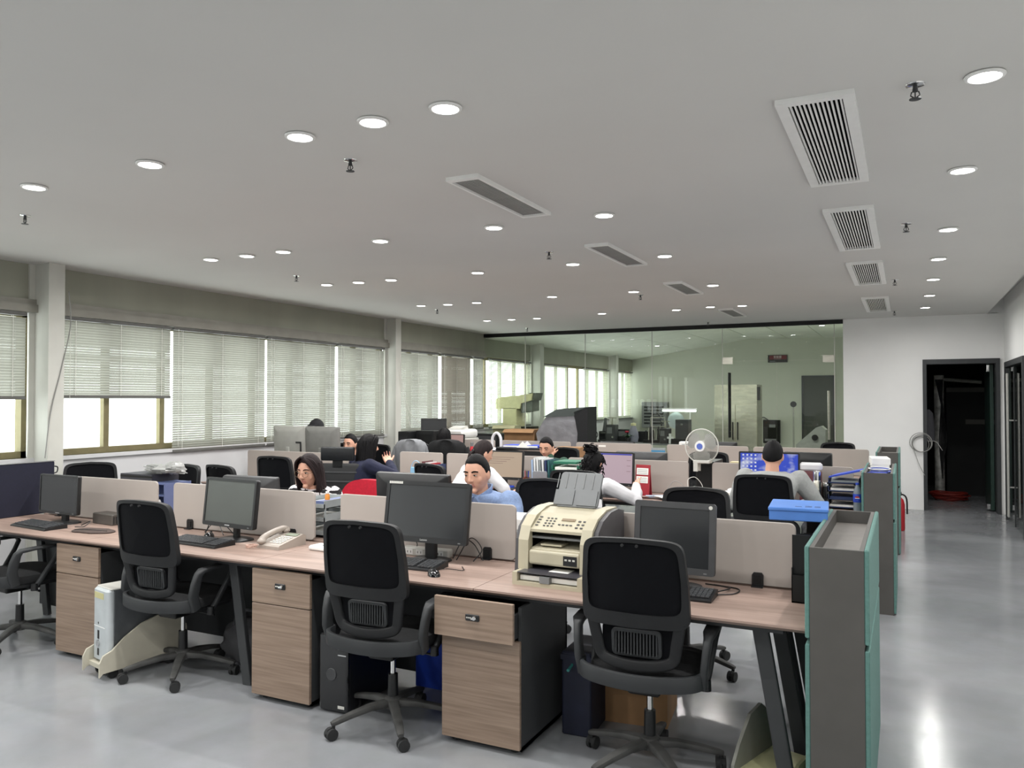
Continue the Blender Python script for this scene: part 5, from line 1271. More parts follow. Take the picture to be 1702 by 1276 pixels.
# -- desk with the red calendar
t = thing('desk_calendar', 'red upright desk calendar with white pages', 'calendar', (-2.15, 6.98, DZ), -.15)
MB().at(0, 0, 0, rx=-.12).box(-.07, .07, -.006, .006, 0, .285).build('calendar_board', pm('cal_red', '#9c2430', .5), t)
MB().at(0, .03, 0, rx=.12).box(-.07, .07, .03, .036, 0, .27).build('calendar_prop', 'cal_red', t)
for k in range(2):
    pg = MB().at(0, 0, 0, rx=-.12).box(-.06, .055, -.0085, -.0062, .12 + k*.075, .18 + k*.075).build('calendar_page', 'paper', t)
    for r in range(3): MB().at(0, 0, 0, rx=-.12).box(-.05, .045, -.0093, -.0086, .13 + k*.075 + r*.016, .134 + k*.075 + r*.016).build('date_row', 'grey_card', pg)
fo = [(-3.2, 'pale_blue', .3), (-3.175, 'white_card', .32), (-3.145, 'white_card', .31), (-3.12, 'grey_card', .3), (-3.09, 'white_card', .31), (-3.06, 'navy_card', .3), (-3.03, 'teal_card', .3)]
for k, (x, m, h) in enumerate(fo):
    book(x, 7.02, DZ, .022, .24, h, m, 'upright %s folder, %s from the left in the row of folders' % (m.split('_')[0] if m != 'pale_blue' else 'pale blue', ('first', 'second', 'third', 'fourth', 'fifth', 'sixth', 'seventh')[k]), group='row of upright folders', ry=-.04)
t = thing('book_end', 'grey plastic file holder in front of the upright folders', 'file holder', (-3.11, 6.86, DZ))
MB().rbox(-.075, .075, -.006, .006, 0, .2, .02, 3, 'y').box(-.075, .075, -.006, .04, 0, .005).build('holder_plate', pm('holder_mid', '#7f8388', .5), t)
t = thing('snack_jar', 'clear jar with a red lid in front of the upright folders', 'jar', (-3.08, 6.79, DZ))
MB().lathe([(0, 0), (.036, 0), (.037, .05), (.036, .085)], 16).build('jar_body', 'bottle_clear', t, 40); MB().lathe([(.038, .085), (.038, .115), (0, .115)], 16).build('jar_lid', 'red_plastic', t, 40)
t = thing('pen_holder', 'brown pen holder with pens, left of the upright folders', 'pen holder', (-3.28, 6.92, DZ))
MB().lathe([(0, 0), (.033, 0), (.033, .13), (.03, .13), (.03, .01), (0, .01)], 14).build('cup', pm('amber', '#6b3a28', .3), t, 40)
for k in range(5): MB().cyl((.012*math.cos(k*1.3), .012*math.sin(k*1.3), .02), (.024*math.cos(k*1.3), .024*math.sin(k*1.3), .19), .004, n=6).build('pen', ('royal_blue', 'black_plastic', 'red_plastic', 'grey_card', 'black_plastic')[k], t)
t = thing('letter_tray', 'letter trays with green and white files behind the person in the white blouse', 'file tray', (-2.86, 7.02, DZ))
for k in range(4):
    z = .01 + k * .068
    tr = MB().box(-.13, .13, -.16, .16, z, z + .004).box(-.13, -.125, -.16, .16, z, z + .045).box(.125, .13, -.16, .16, z, z + .045).build('tray', ('navy_card', 'teal_card', 'teal_card', 'green_card')[k], t)
    MB().at(0, 0, 0, rz=.05*(k - 1)).box(-.11, .11, -.15, .14, z + .006, z + .03).build('papers', ('paper', 'paper', 'white_card', 'paper')[k], tr)
for sx in (-.127, .127): MB().box(sx - .003, sx + .003, -.155, -.15, 0, .27).build('post', 'teal_card', t)
MB().box(-.12, .11, -.14, .14, .275, .295).build('green_file', 'green_card', t)
t = thing('snack_bag', 'transparent bag of brown dates on the desk edge', 'plastic bag', (-3.06, 6.74, DZ))
MB().ell((0, 0, .04), (.11, .05, .045), 20, 12, lambda x, y, z: tuple(v * (1 + .25 * noise.noise(Vector((x*4, y*4, z*4)))) for v in (x, y, z))).build('film_bag', 'film', t, 25)
for k in range(14): MB().ell((.02 + .05*math.cos(k*2.4), .03*math.sin(k*1.7) - .01, .045 + .025*math.sin(k*1.1)), (.016, .013, .012), 8, 6).build('date', pm('date_brown', '#5a2a26', .35), t, 50)
t = thing('blue_tape', 'small blue tape roll at the left end of the pen holder', 'tape', (-3.42, 6.86, DZ))
MB().lathe([(.018, 0), (.034, 0), (.036, .006), (.036, .04), (.034, .046), (.018, .046), (.018, 0)], 18).build('roll', 'crate_blue', t, 40); MB().lathe([(.0, .018), (.0175, .018), (.0175, .026), (0, .026)], 14).build('core', 'white_plastic', t)
t = thing('cloth_pile', 'crumpled grey and white papers right of the red calendar', 'papers', (-1.98, 6.88, DZ))
for k in range(4): MB().at(.08*k - .1, .03*math.sin(k*2), .004 + .006*k, rz=k*.7).rings([[(a, b, .01*math.sin(a*30 + b*20 + k) + dz) for a, b in rrect(.16, .1, .01, 2)] for dz in (.012, .015)]).build('sheet', ('paper', 'pale_blue', 'white_card', 'paper')[k], t)
# -- fan clamped on the divider
t = thing('desk_fan', 'white clip-on fan with a blue hub, clamped on the divider', 'fan', (-1.68, 7.3, .99), -.1)
MB().rbox(-.07, .085, -.045, .045, .045, .072, .008).box(-.065, -.025, -.045, -.03, -.03, .05).box(-.065, -.025, .03, .045, -.03, .05).build('clamp', 'pale_plastic', t)
MB().cyl((0, .03, .07), (0, .05, .2), .012).build('stem', 'pale_plastic', t)
MB().cyl((0, .03, .2), (0, .14, .2), .05, .035, 20).build('motor', 'pale_plastic', t, 40)
hub = (0, -.03, .2)
cg = MB()
for rr in (.155,): cg.tube([(rr*math.cos(2*PI*i/48), .0, .2 + rr*math.sin(2*PI*i/48)) for i in range(48)], .006, 6, True)
cg.build('cage_rim', 'pale_plastic', t, 50)
wr = MB()
for k in range(64):
    a = 2*PI*k/64; c, s = math.cos(a), math.sin(a)
    wr.tube([(.045*c, -.05, .2 + .045*s), (.1*c, -.045, .2 + .1*s), (.155*c, 0, .2 + .155*s), (.1*c, .04, .2 + .1*s), (.05*c, .045, .2 + .05*s)], .0012, 4)
tag(wr.build('cage_wires', 'pale_plastic', t), kind='stuff')
MB().cyl((0, -.06, .2), (0, -.045, .2), .046, .05, 24).build('cage_boss', 'white_plastic', t, 40)
MB().cyl((0, -.063, .2), (0, -.06, .2), .028, n=20).build('boss_badge', pm('fan_blue', '#5a6fc0', .4), t)
for k in range(3):
    a = 2*PI*k/3 + .5; P = []
    R_ = []
    for r in (.03, .07, .11, .14):
        w = (.35, .75, .8, .5)[(.03, .07, .11, .14).index(r)]
        R_.append([(r*math.cos(a - w), -.012, .2 + r*math.sin(a - w)), (r*math.cos(a), .0, .2 + r*math.sin(a)), (r*math.cos(a + w), .014, .2 + r*math.sin(a + w)), (r*math.cos(a), .003, .2 + r*math.sin(a))])
    MB().rings(R_).build('blade', pm('blade', '#a9aaa6', .3, trans=.4), t, 60)
t = thing('power_adapter', 'white phone charger standing on the socket below the fan', 'charger', (-1.73, 6.98, DZ), .1)
MB().rbox(-.02, .02, -.02, .02, .035, .1, .006).build('plug', 'white_plastic', t, 40)
MB().rbox(-.03, .14, -.025, .025, 0, .034, .006).build('socket_strip', 'pale_plastic', t)
MB().tube(bez([(0, 0, .1), (0, .01, .17), (.06, .03, .19), (.12, .03, .12), (.12, .0, .04)], 8), .003, 6).build('cord', 'cable_white', t, 50)
MB().tube(bez([(-.02, .03, .04), (-.06, .06, .12), (-.14, .08, .14), (-.2, .06, .05), (-.2, .03, .01)], 8), .003, 6).build('cord', 'cable_grey', t, 50)
t = thing('computer_tower', 'black computer tower in the gap below the fan', 'computer', (-1.68, 7.62, DZ))
MB().rbox(-.085, .085, -.2, .2, 0, .3, .006).build('case', 'black_plastic', t); MB().box(-.07, .07, -.202, -.2, .03, .27).build('front_grille', 'black_metal', t)
t = thing('note_box', 'small cream note box behind the divider by the blue-sky monitor', 'box', (-1.38, 7.42, DZ))
MB().box(-.06, .06, -.05, .05, 0, .31).build('box_body', pm('note_cream', '#cfc39a', .6), t); MB().box(-.05, .05, -.0505, -.05, .27, .3).build('note_label', 'paper', t)
t = thing('tissue_box', 'white crumpled tissue pack left of the person in the grey sweater', 'tissues', (-1.33, 6.95, DZ))
MB().rbox(-.08, .08, -.05, .05, 0, .09, .012).build('pack', 'paper', t, 40); MB().ell((0, 0, .09), (.05, .03, .03), 12, 8, lambda x, y, z: (x*(1 + .3*z), y, z)).build('tissue', 'paper', t, 40)
# jackets on chairs
t = thing('white_coat', 'white garment hung on the chair of the person in the white blouse', 'coat', (-2.33, 5.93, 0))
MB().rings([[(-.1 + .02*k, y, z) if False else (x + .015*math.sin(z*30 + x*20), y - .03 + .02*math.sin(x*25 + z*12), z) for x in (-.14, -.07, 0, .07, .14, .17)] + [(x, y - .012 + .02*math.sin(x*25 + z*12), z) for x in (.17, .14, .07, 0, -.07, -.14)] for k, (y, z) in enumerate(((.0, .35), (-.01, .5), (-.015, .65), (0, .78), (.02, .85)))]).build('garment', 'white_cotton', t, 60)
# -- desk with the face mask
t = thing('mask_hook', 'pale blue face mask hung on a small stand', 'mask', (-4.6, 7.0, DZ))
MB().tube(bez([(-.06, 0, 0), (-.06, 0, .15), (-.02, 0, .23), (.04, 0, .22), (.06, 0, .14), (.06, 0, .02)], 6), .004, 6).build('stand_wire', pm('ice_blue', '#8fbfe0', .4), t, 50)
MB().rbox(-.055, .0, -.01, .006, .06, .17, .015, 3, 'y').build('mask_cloth', 'ice_blue', t, 40)
t = thing('lotion_bottle', 'white and grey lotion bottle in front of the face mask', 'bottle', (-4.52, 6.92, DZ))
MB().lathe([(0, 0), (.025, 0), (.026, .11), (.02, .13)], 14).build('bottle_body', 'white_plastic', t, 40); MB().lathe([(.018, .13), (.018, .16), (0, .16)], 12).build('bottle_cap', 'mid_plastic', t)
for k, (x, m, a) in enumerate(((-4.44, 'maroon', -.12), (-4.4, 'white_card', -.1), (-4.36, 'red_plastic', -.06), (-4.31, 'navy_card', 0))):
    book(x, 7.02, DZ, .03, .17, .24 - .01*k, m, '%s book leaning in the row by the face mask' % ('maroon', 'white', 'red', 'navy')[k], ry=a, group='books by the face mask', name='book')
t = thing('paper_tray', 'black flat tray with loose papers behind the books', 'file tray', (-4.08, 7.4, 1.06))
t.location = (-4.08, 7.62, DZ)
MB().box(-.16, .16, -.14, .14, .25, .26).box(-.16, -.15, -.14, .14, 0, .26).box(.15, .16, -.14, .14, 0, .26).build('stand', 'black_plastic', t)
for q in range(3): MB().at(.02*q, .01, .262 + .006*q, rz=.1*q).box(-.13, .13, -.1, .1, 0, .005).build('sheet', 'paper', t)
# -- far desks
def tower(x, y, label, z=DZ): 
    t = thing('computer_tower', label, 'computer', (x, y, z)); MB().rbox(-.09, .09, -.2, .2, 0, .42, .006).build('case', 'black_plastic', t); f = MB().box(-.085, .085, -.206, -.2, .005, .415).build('front_bezel', 'gloss_black', t)
    MB().cyl((-.02, -.206, .08), (-.02, -.208, .08), .02, n=4).build('emblem', 'mid_plastic', f); return t
tower(-6.42, 9.65, 'black computer tower with a diamond emblem on the far desk by the second column')
t = thing('computer_tower', 'second black computer tower, side panel toward the camera, on the far desk', 'computer', (-6.15, 9.68, DZ)); MB().rbox(-.15, .15, -.09, .09, 0, .43, .006).build('case', 'black_plastic', t); MB().box(-.12, .12, -.0915, -.09, .05, .38).build('side_panel', 'black_metal', t)
def jacket(name, label, x, y, rz, mat, w=.27):
    t = thing(name, label, 'jacket', (x, y, 0), rz); R_ = []
    for z, k, o in ((.62, 1.0, -.02), (.75, 1.05, -.03), (.9, 1.04, -.03), (1.02, .98, -.02), (1.065, .86, -.005), (1.095, .6, .0), (1.105, .2, .0)):
        R_.append([(w*k*math.cos(a)*(1 + .05*math.sin(5*a + z*9)), -.29 + o - .13*max(0, z - .45) + .075*math.sin(a)*(1 + .25*math.sin(7*a + z*14)), z) for a in [2*PI*i/30 for i in range(30)]])
    MB().rings(R_).build('body_cloth', mat, t, 60)
    MB().tube(bez([(-w*.9, -.36, 1.0), (-w*1.1, -.36, .85), (-w*1.0, -.34, .66)], 5), .05, 10).build('sleeve', mat, t, 60); MB().tube(bez([(w*.9, -.36, 1.0), (w*1.1, -.36, .85), (w*1.0, -.34, .66)], 5), .05, 10).build('sleeve', mat, t, 60)
jacket('black_jacket', 'black jacket draped over a chair at the far desks', -5.28, 9.08, .1, 'fabric_black')
jacket('grey_jacket', 'pale grey jacket draped over a chair beside the black jacket', -5.8, 8.98, .2, pm('coat_grey', '#85878b', .9, var=.1, scale=20), .22)
t = thing('drink_bottle', 'red drink bottle on the far desk, left of the person in the white short-sleeved shirt', 'bottle', (-5.3, 9.45, DZ))
MB().lathe([(0, 0), (.034, 0), (.035, .18), (.025, .22), (.02, .24)], 14).build('bottle_body', 'red_plastic', t, 40); MB().lathe([(.02, .24), (.022, .29), (0, .29)], 12).build('bottle_cap', 'mid_plastic', t)
t = thing('headset_bag', 'white looped bag handle standing on the far desk', 'bag', (-5.0, 9.6, DZ))
MB().rbox(-.12, .12, -.06, .06, 0, .22, .04, 4, 'x').build('bag_body', 'white_cotton', t, 40)
MB().tube(bez([(-.07, 0, .2), (-.06, 0, .36), (0, 0, .42), (.06, 0, .36), (.07, 0, .2)], 6), .02, 8).build('handle', 'white_cotton', t, 50)
t = thing('printer_cover', 'black flatbed with blue folders on it, behind the cream-screen monitor', 'scanner', (-4.5, 9.62, DZ))
MB().rbox(-.42, .3, -.2, .2, 0, .24, .01).build('scanner_body', 'black_plastic', t); MB().box(-.42, .3, -.205, -.2, .2, .215).build('silver_line', 'chrome', t)
for k, (x, w, lab) in enumerate(((-4.68, .28, 'left blue folder lying on the black flatbed'), (-4.4, .16, 'right blue folder lying on the black flatbed'))):
    q = thing('blue_folder', lab, 'folder', (x, 9.58, .98), .06*k); MB().box(-w/2, w/2, -.14, .14, .002, .03).build('cover', 'royal_blue', q); MB().box(-w/2 + .004, w/2 - .004, -.142, -.13, .006, .026).build('pages', 'paper', q)
q = thing('paper_tent', 'white folded paper peak beside the blue folders', 'paper', (-4.52, 9.5, .98)); MB().prism([(-.09, .002), (.09, .002), (0, .085)], -.08, -.078, 'y').prism([(-.09, .002), (.09, .002), (0, .085)], .06, .062, 'y').build('fold', 'paper', q)
for k in range(2):
    q = thing('shoe_carton', ('lower', 'upper')[k] + ' brown carton on the far desk next to the leaning person', 'box', (-3.92, 9.62, DZ + k*.13), .1*k); MB().box(-.16, .16, -.12, .12, .001, .125).build('carton', 'cardboard', q); MB().box(-.165, .165, -.125, .125, .1, .128).build('lid', 'cardboard' if k else 'black_plastic', q)
q = thing('blue_sign', 'small blue and grey name stand in the gap of the far dividers', 'sign', (-2.83, 9.9, DZ)); MB().box(-.09, .09, -.01, .01, 0, .26).build('stand_plate', 'grey_card', q); MB().box(-.09, .09, -.012, -.0102, .16, .23).build('blue_face', pm('cyan_blue', '#3b7ea8', .5), q)
q = thing('white_case', 'small white box on the far divider desk, left of the fan', 'box', (-2.5, 10.05, DZ)); MB().rbox(-.09, .09, -.06, .06, 0, .34, .01).build('case_body', 'white_plastic', q); MB().box(-.05, .05, -.0615, -.06, .28, .31).build('case_label', 'grey_card', q)

# -- tables by the glass with printer, cartons and the photo tent
def table(x0, x1, y0, y1, label, h=.74):
    t = thing('table', label, 'table', ((x0+x1)/2, (y0+y1)/2, 0), 0, 'plain tables'); w, d = (x1-x0)/2, (y1-y0)/2
    MB().rbox(-w, w, -d, d, h - .03, h, .006).build('tabletop', 'mid_plastic', t)
    for sx in (-1, 1):
        for sy in (-1, 1): MB().box(sx*(w-.05) - .02, sx*(w-.05) + .02, sy*(d-.05) - .02, sy*(d-.05) + .02, 0, h - .03).build('leg', 'dark_alu', t)
table(-6.85, -6.1, 10.75, 12.9, 'plain table along the windows carrying the pale printer')
table(-6.0, -4.1, 11.4, 12.2, 'plain table before the glass carrying the photo tent')
t = thing('office_printer', 'pale bulky office printer with papers on top, near the second column', 'printer', (-6.45, 11.05, DZ), PI/2)
MB().rbox(-.26, .26, -.24, .24, 0, .26, .02).build('lower_body', 'pale_plastic', t, 40); MB().rbox(-.25, .25, -.23, .23, .26, .4, .05, 4, 'x').build('upper_body', 'white_plastic', t, 40)
MB().box(.26, .44, -.16, .16, .2, .215).build('output_tray', 'black_plastic', t); MB().box(-.26, .26, -.243, -.24, .1, .2).build('drawer_front', 'mid_plastic', t)
for q in range(4): MB().at(.02*q, 0, .402 + .012*q, rz=.12*q).box(-.15, .15, -.1, .1, 0, .011).build('paper_sheaf', 'paper', t)
monitor(-6.6, 10.55, .6, .4, .26, 1.06, 'small dark monitor standing before the bright blind, left of the pale printer', 'screen_off', tilt=3)
t = thing('photo_tent', 'silver-lined black pop-up photo tent on a table before the glass', 'light tent', (-4.86, 11.75, DZ), .12)
fx = [(-.38, .0), (.24, .0), (.24, .52), (-.22, .52), (-.42, .34)]
MB().prism([(.24, 0), (.42, 0), (.42, .76), (.2, .68), (.26, .35)], -.3, .3, 'y').build('black_wall', 'fabric_black', t)
MB().prism([(-.36, .0), (.22, .0), (.28, .34), (.2, .62), (-.26, .6), (-.42, .34)], -.28, .3, 'y').build('silver_lining', pm('silver_cloth', '#8d8d92', .3, metal=.6, var=.15, scale=8, bump=.5), t)
MB().prism([(-.3, .6), (.2, .62), (.42, .76), (.1, .74), (-.08, .72)], -.3, .3, 'y').build('roof_flap', pm('tent_green', '#3b4240', .7), t)
MB().box(-.3, .22, -.42, -.28, .0, .06).build('front_roll', 'silver_cloth', t)
for k, (x, y, w, d, h, z, lab) in enumerate(((-5.6, 11.75, .5, .4, .2, DZ, 'open brown carton left of the photo tent, lower one'), (-5.62, 11.75, .52, .42, .18, DZ + .21, 'flattish brown carton left of the photo tent, upper one'), (-6.3, 12.5, .4, .4, .42, DZ, 'pale carton on the window table near the glass'))):
    t = thing('carton', lab, 'box', (x, y, z), .1*k); MB().box(-w/2, w/2, -d/2, d/2, 0, h).build('carton_body', 'cardboard' if k < 2 else pm('pale_card', '#b9b894', .8), t)
    MB().at(0, -d/2, h, rx=.5).box(-w/2, w/2, -.1, 0, -.002, .002).build('flap', 'cardboard' if k < 2 else 'pale_card', t)
t = thing('dark_scanner', 'low black device on the window table beside the pale carton', 'device', (-6.35, 12.0, DZ)); MB().rbox(-.28, .28, -.2, .2, 0, .3, .02).build('device_body', 'black_plastic', t); MB().box(-.2, .2, -.203, -.2, .18, .26).build('device_panel', 'charcoal_plastic', t)
# -- things on the walls
t = thing('cable_coil', 'loops of grey cable hanging on the wall at the dark doorway', 'cable', (.19, 13.085, .96))
for q in range(4): MB().tube([(.02*math.sin(q) + (.11 + .012*q)*math.cos(2*PI*i/28), -.01 - .006*q, .01*q + (.11 + .01*q)*math.sin(2*PI*i/28)) for i in range(28)], .005, 6, True).build('loop', 'cable_grey', t, 50)
MB().tube(bez([(.1, -.02, .05), (.2, -.02, .04), (.28, -.04, -.08)], 6), .005, 6).build('tail', 'cable_grey', t, 50); MB().tube(bez([(-.1, -.02, -.05), (-.02, -.02, -.3), (.05, -.03, -.45)], 6), .004, 6).build('tail', 'cable_grey', t, 50)
t = thing('fire_extinguisher', 'red fire extinguisher on the floor behind the last cabinet', 'extinguisher', (-.085, 10.95, 0))
MB().lathe([(0, 0), (.06, 0), (.065, .02), (.065, .32), (.05, .38), (.02, .41), (.02, .43)], 18).build('cylinder', 'red_plastic', t, 40); MB().rbox(-.03, .03, -.06, .06, .43, .47, .008).build('valve', 'black_plastic', t)
MB().tube(bez([(0, .05, .45), (.08, .05, .4), (.09, .03, .2)], 6), .01, 8).build('hose', 'rubber', t, 50)
cables('blind_cord', 'thin cable hanging from the second column toward the far desks', [[(-6.86, 10.0, 2.3), (-6.85, 10.05, 1.9), (-6.83, 10.25, 1.4), (-6.7, 10.6, 1.15)], [(-6.86, 10.02, 2.0), (-6.85, 10.1, 1.6), (-6.8, 10.2, 1.2)]], 'cable_white', .004)
cables('wall_cable', 'dark cable trailing down beside the near column', [[(-6.82, 4.66, 2.6), (-6.82, 4.68, 2.3), (-6.825, 4.6, 1.9), (-6.82, 4.5, 1.5), (-6.8, 4.44, 1.1)]], 'cable_grey', .005)
# passage contents
t = thing('pipe_duct', 'peeling silver insulated pipe standing in the dark passage', 'pipe', (.5, 15.1, 0))
MB().cyl((0, 0, .0), (0, 0, 2.02), .075, n=18).build('pipe_wrap', pm('foil', '#c2c2bd', .5, metal=.3, var=.5, scale=9, bump=.6), t, 40)
for k in range(6): MB().tube(bez([(.05 - .02*k, -.08, 1.95), (.03 + .01*k, -.09, 1.5 - .05*k), (.0 + .02*k, -.09, .9), (.04, -.09 , .3 + .05*k)], 6), .009, 6).build('hanging_wire', 'rubber', t, 50)
MB().cyl((0, 0, 1.96), (.62, .0, 1.9), .03, n=12).build('cross_pipe', pm('pipe_grey', '#8f8f88', .5), t, 40)
t = thing('metal_shelf', 'dark steel cabinet with a pale strip in the passage', 'cabinet', (1.0, 15.6, 0))
MB().box(-.38, .38, -.2, .3, 0, 1.82).build('cabinet_body', 'dark_wall', t); MB().box(-.38, .38, -.205, -.2, 1.74, 1.82).build('top_strip', pm('strip_grey', '#55544f', .6), t); MB().box(-.1, .38, -.207, -.2, 1.2, 1.28).build('mid_strip', 'strip_grey', t)
t = thing('red_hose', 'heap of dark red hose on the passage floor', 'hose', (.62, 14.55, 0))
for k in range(7): MB().tube([(.04*math.sin(k*2) + (.2 + .012*k)*math.cos(2*PI*i/26), (.16 + .01*k)*math.sin(2*PI*i/26), .02 + .016*k + .008*math.sin(i*.9 + k)) for i in range(26)], .012, 6, True).build('hose_loop', pm('hose_red', '#7c2016', .6), t, 50)
t = thing('hung_coat', 'pale cloth hanging just inside the dark doorway', 'coat', (.3, 13.9, 1.3)); MB().rings([[(.1*k*math.cos(a), .03*math.sin(a)*(1 + .3*math.sin(5*a)), z) for a in [2*PI*i/20 for i in range(20)]] for z, k in ((-.32, 1), (-.1, .95), (.1, .8), (.16, .3))]).build('cloth', pm('dim_cloth', '#55555a', .9), t, 60)
# ================================================================ glazed laboratory behind the glass
table(-6.9, -3.7, 15.4, 16.3, 'long laboratory bench behind the glass, under the machines')
table(-6.95, -6.2, 13.4, 15.0, 'side bench behind the glass carrying the cream machine')
pm('machine_cream', '#ddd7a9', .5, var=.06)
t = thing('profile_projector', 'cream and grey measuring projector on the side bench behind the glass', 'machine', (-6.68, 13.75, DZ), 0)
MB().rbox(-.25, .05, -.2, .2, 0, .72, .02).build('pedestal', 'machine_cream', t)
MB().prism([(-.4, .7), (.12, .7), (.14, .8), (.36, .86), (.38, .99), (.1, .95), (-.28, .92), (-.4, .88)], -.2, .2, 'y').build('upper_housing', 'machine_cream', t)
MB().prism([(.13, .62), (.36, .66), (.36, .86), (.4, .86), (.44, 1.0), (.3, 1.0), (.28, .86), (.13, .8)], -.16, .16, 'y').build('screen_hood', pm('hood_grey', '#63685f', .4), t)
MB().box(.05, .35, -.15, .15, .3, .36).build('stage', 'black_metal', t)
pm('fridge_steel', '#d3cfbe', .24, metal=.85, var=.12, scale=4, stretch=(1, 1, 5))
t = thing('steel_fridge', 'tall stainless steel cold chamber with double doors behind the glass', 'fridge', (-3.45, 18.7, 0))
MB().box(-.5, .45, -.25, .45, .0, 1.95).build('cabinet_body', 'fridge_steel', t)
for x0, x1 in ((-.49, -.03), (-.02, .44)): dd = MB().rbox(x0, x1, -.28, -.25, .1, 1.5, .006, 2, 'y').build('door', 'fridge_steel', t); MB().cyl((x1 - .05 if x0 < -.1 else x0 + .05, -.31, .7), (x1 - .05 if x0 < -.1 else x0 + .05, -.31, 1.1), .012).build('handle', 'black_metal', dd)
MB().box(-.49, .44, -.27, -.25, 1.52, 1.93).build('upper_panel', 'fridge_steel', t); MB().box(.44, .5, -.2, -.1, 1.6, 1.9).build('control_box', 'black_plastic', t)
t = tag(thing('door_5', None, None, (-2.05, 22.1, 0)), kind='structure')
MB().box(-.36, .36, -.03, .0, 0, 2.2).build('door_leaf', pm('door_dark', '#3b3f38', .5), t); MB().box(-.4, -.36, -.05, 0, 0, 2.24).box(.36, .4, -.05, 0, 0, 2.24).box(-.4, .4, -.05, 0, 2.2, 2.24).build('door_frame', 'dark_alu', t)
t = thing('door_sign', 'dark red sign with three white characters on the far laboratory wall', 'sign', (-3.05, 22.08, 2.7))
MB().box(-.25, .25, -.012, .01, -.1, .1).build('sign_board', pm('sign_dark', '#171712', .4), t); MB().box(-.21, .23, -.015, -.012, -.02, .085).build('sign_red', pm('sign_red', '#6d1420', .4), t)
text('sign_text', '实验室', .07, 'paper', t, (.0, -.016, .042)); [MB().box(-.09 + k*.045, -.055 + k*.045, -.0155, -.0148, -.012, -.002).build('sign_subline', 'grey_card', t) for k in range(4)]; MB().box(-.2, -.06, -.0145, -.012, -.072, -.06).build('sign_line', 'grey_card', t)
t = thing('wall_speaker', 'black control box on the far laboratory wall', 'control box', (-3.2, 22.05, .75)); MB().rbox(-.22, .22, -.1, .05, -.3, .32, .015, 3, 'y').build('box_body', 'gloss_black', t); MB().box(-.06, .1, -.103, -.1, .12, .2).build('meter', 'mid_plastic', t); MB().box(-.17, .12, -.103, -.1, -.24, -.18).build('switch_row', 'mid_plastic', t)
MB().tube(bez([(-.1, 0, .32), (-.25, -.02, .38), (-.4, -.03, .1), (-.6, -.05, -.3)], 6), .012, 6).build('cable', 'rubber', t, 50)
t = thing('gauge_stand', 'thin upright rod with a round gauge in the laboratory', 'stand', (-2.42, 20.1, 0)); MB().cyl((0, 0, 0), (0, 0, 1.45), .02).build('rod', 'pipe_grey', t); MB().cyl((0, -.03, 1.5), (0, .03, 1.5), .07, n=20).build('gauge', 'black_plastic', t, 40); MB().lathe([(0, 0), (.16, 0), (.16, .03), (0, .04)], 18).build('foot', 'black_metal', t)
t = thing('wedge_cabinet', 'grey wedge-topped instrument before the dark laboratory door', 'machine', (-1.62, 17.2, 0)); MB().prism([(-.4, 0), (.18, 0), (.18, 1.0), (.1, 1.08), (-.0, 1.05), (-.38, .7)], -.2, .25, 'y').build('housing', pm('instr_grey', '#9a9c96', .5), t); MB().cyl((-.02, -.2, .85), (-.02, -.24, .85), .06, n=16).build('dial', 'black_metal', t, 40)
# ring lamp with lit tube over the bench
t = thing('inspection_lamp', 'lit tube lamp with a round pale reflector on the laboratory bench', 'lamp', (-4.1, 15.85, DZ)); MB().cyl((.22, 0, 0), (.22, 0, .62), .015).build('post', 'white_plastic', t); MB().cyl((-.34, 0, .65), (.34, 0, .65), .022, n=12).build('tube', 'lamp_lens_soft', t, 40); MB().rbox(-.35, .35, -.02, .04, .67, .7, .008).build('shade', 'white_plastic', t)
MB().cyl((-.08, .05, .45), (-.08, .08, .45), .17, .15, 28).build('reflector', pm('lens_pale', '#c9d6d8', .2), t, 40)
t = thing('testing_machine', 'dark upright testing machine under the round reflector', 'machine', (-3.95, 15.6, DZ)); MB().rbox(-.13, .13, -.14, .14, 0, .48, .012).build('column', 'charcoal_plastic', t); MB().box(-.2, .2, -.18, .18, 0, .1).build('machine_base', 'black_metal', t); MB().cyl((0, -.14, .38), (0, -.155, .38), .03, n=14).build('dial', 'chrome', t, 40)
t = thing('assembly_rig', 'cluster of dark clamps and tubes on the laboratory bench', 'machine', (-4.55, 15.75, DZ))
MB().box(-.22, .22, -.18, .18, 0, .06).build('rig_base', 'black_metal', t)
for k in range(9): MB().cyl((-.18 + .045*k, -.1 + .03*(k % 3), .06), (-.18 + .045*k + .03*math.sin(k*3), -.1 + .03*(k % 3), .25 + .08*math.sin(k*2.2)**2), .02, .014, 10).build('clamp', ('black_plastic', 'steel', 'charcoal_plastic')[k % 3], t, 40)
MB().tube(bez([(-.12, 0, .2), (-.1, 0, .5), (0, 0, .6), (.1, 0, .5), (.12, 0, .2)], 6), .018, 8).build('arch', 'charcoal_plastic', t, 50); MB().frame(rrect(.3, .2, .01), rrect(.27, .17, .01), -.05, -.03, 'y').build('frame_ring', 'steel', t, loc=(.05, 0, .42))
t = thing('microscope', 'dark microscope on the bench behind the photo tent', 'microscope', (-5.65, 15.75, DZ)); MB().box(-.1, .1, -.14, .14, 0, .04).build('foot', 'black_metal', t); MB().sweep([(0, .1, .04), (0, .12, .25), (0, .04, .4)], (.03, .03), (1, 0, 0)).build('arm', 'charcoal_plastic', t, 40); MB().cyl((0, -.05, .2), (0, .06, .48), .035, .03, 14).build('tube', 'charcoal_plastic', t, 40); MB().box(-.08, .08, -.1, .05, .16, .18).build('stage', 'black_metal', t)
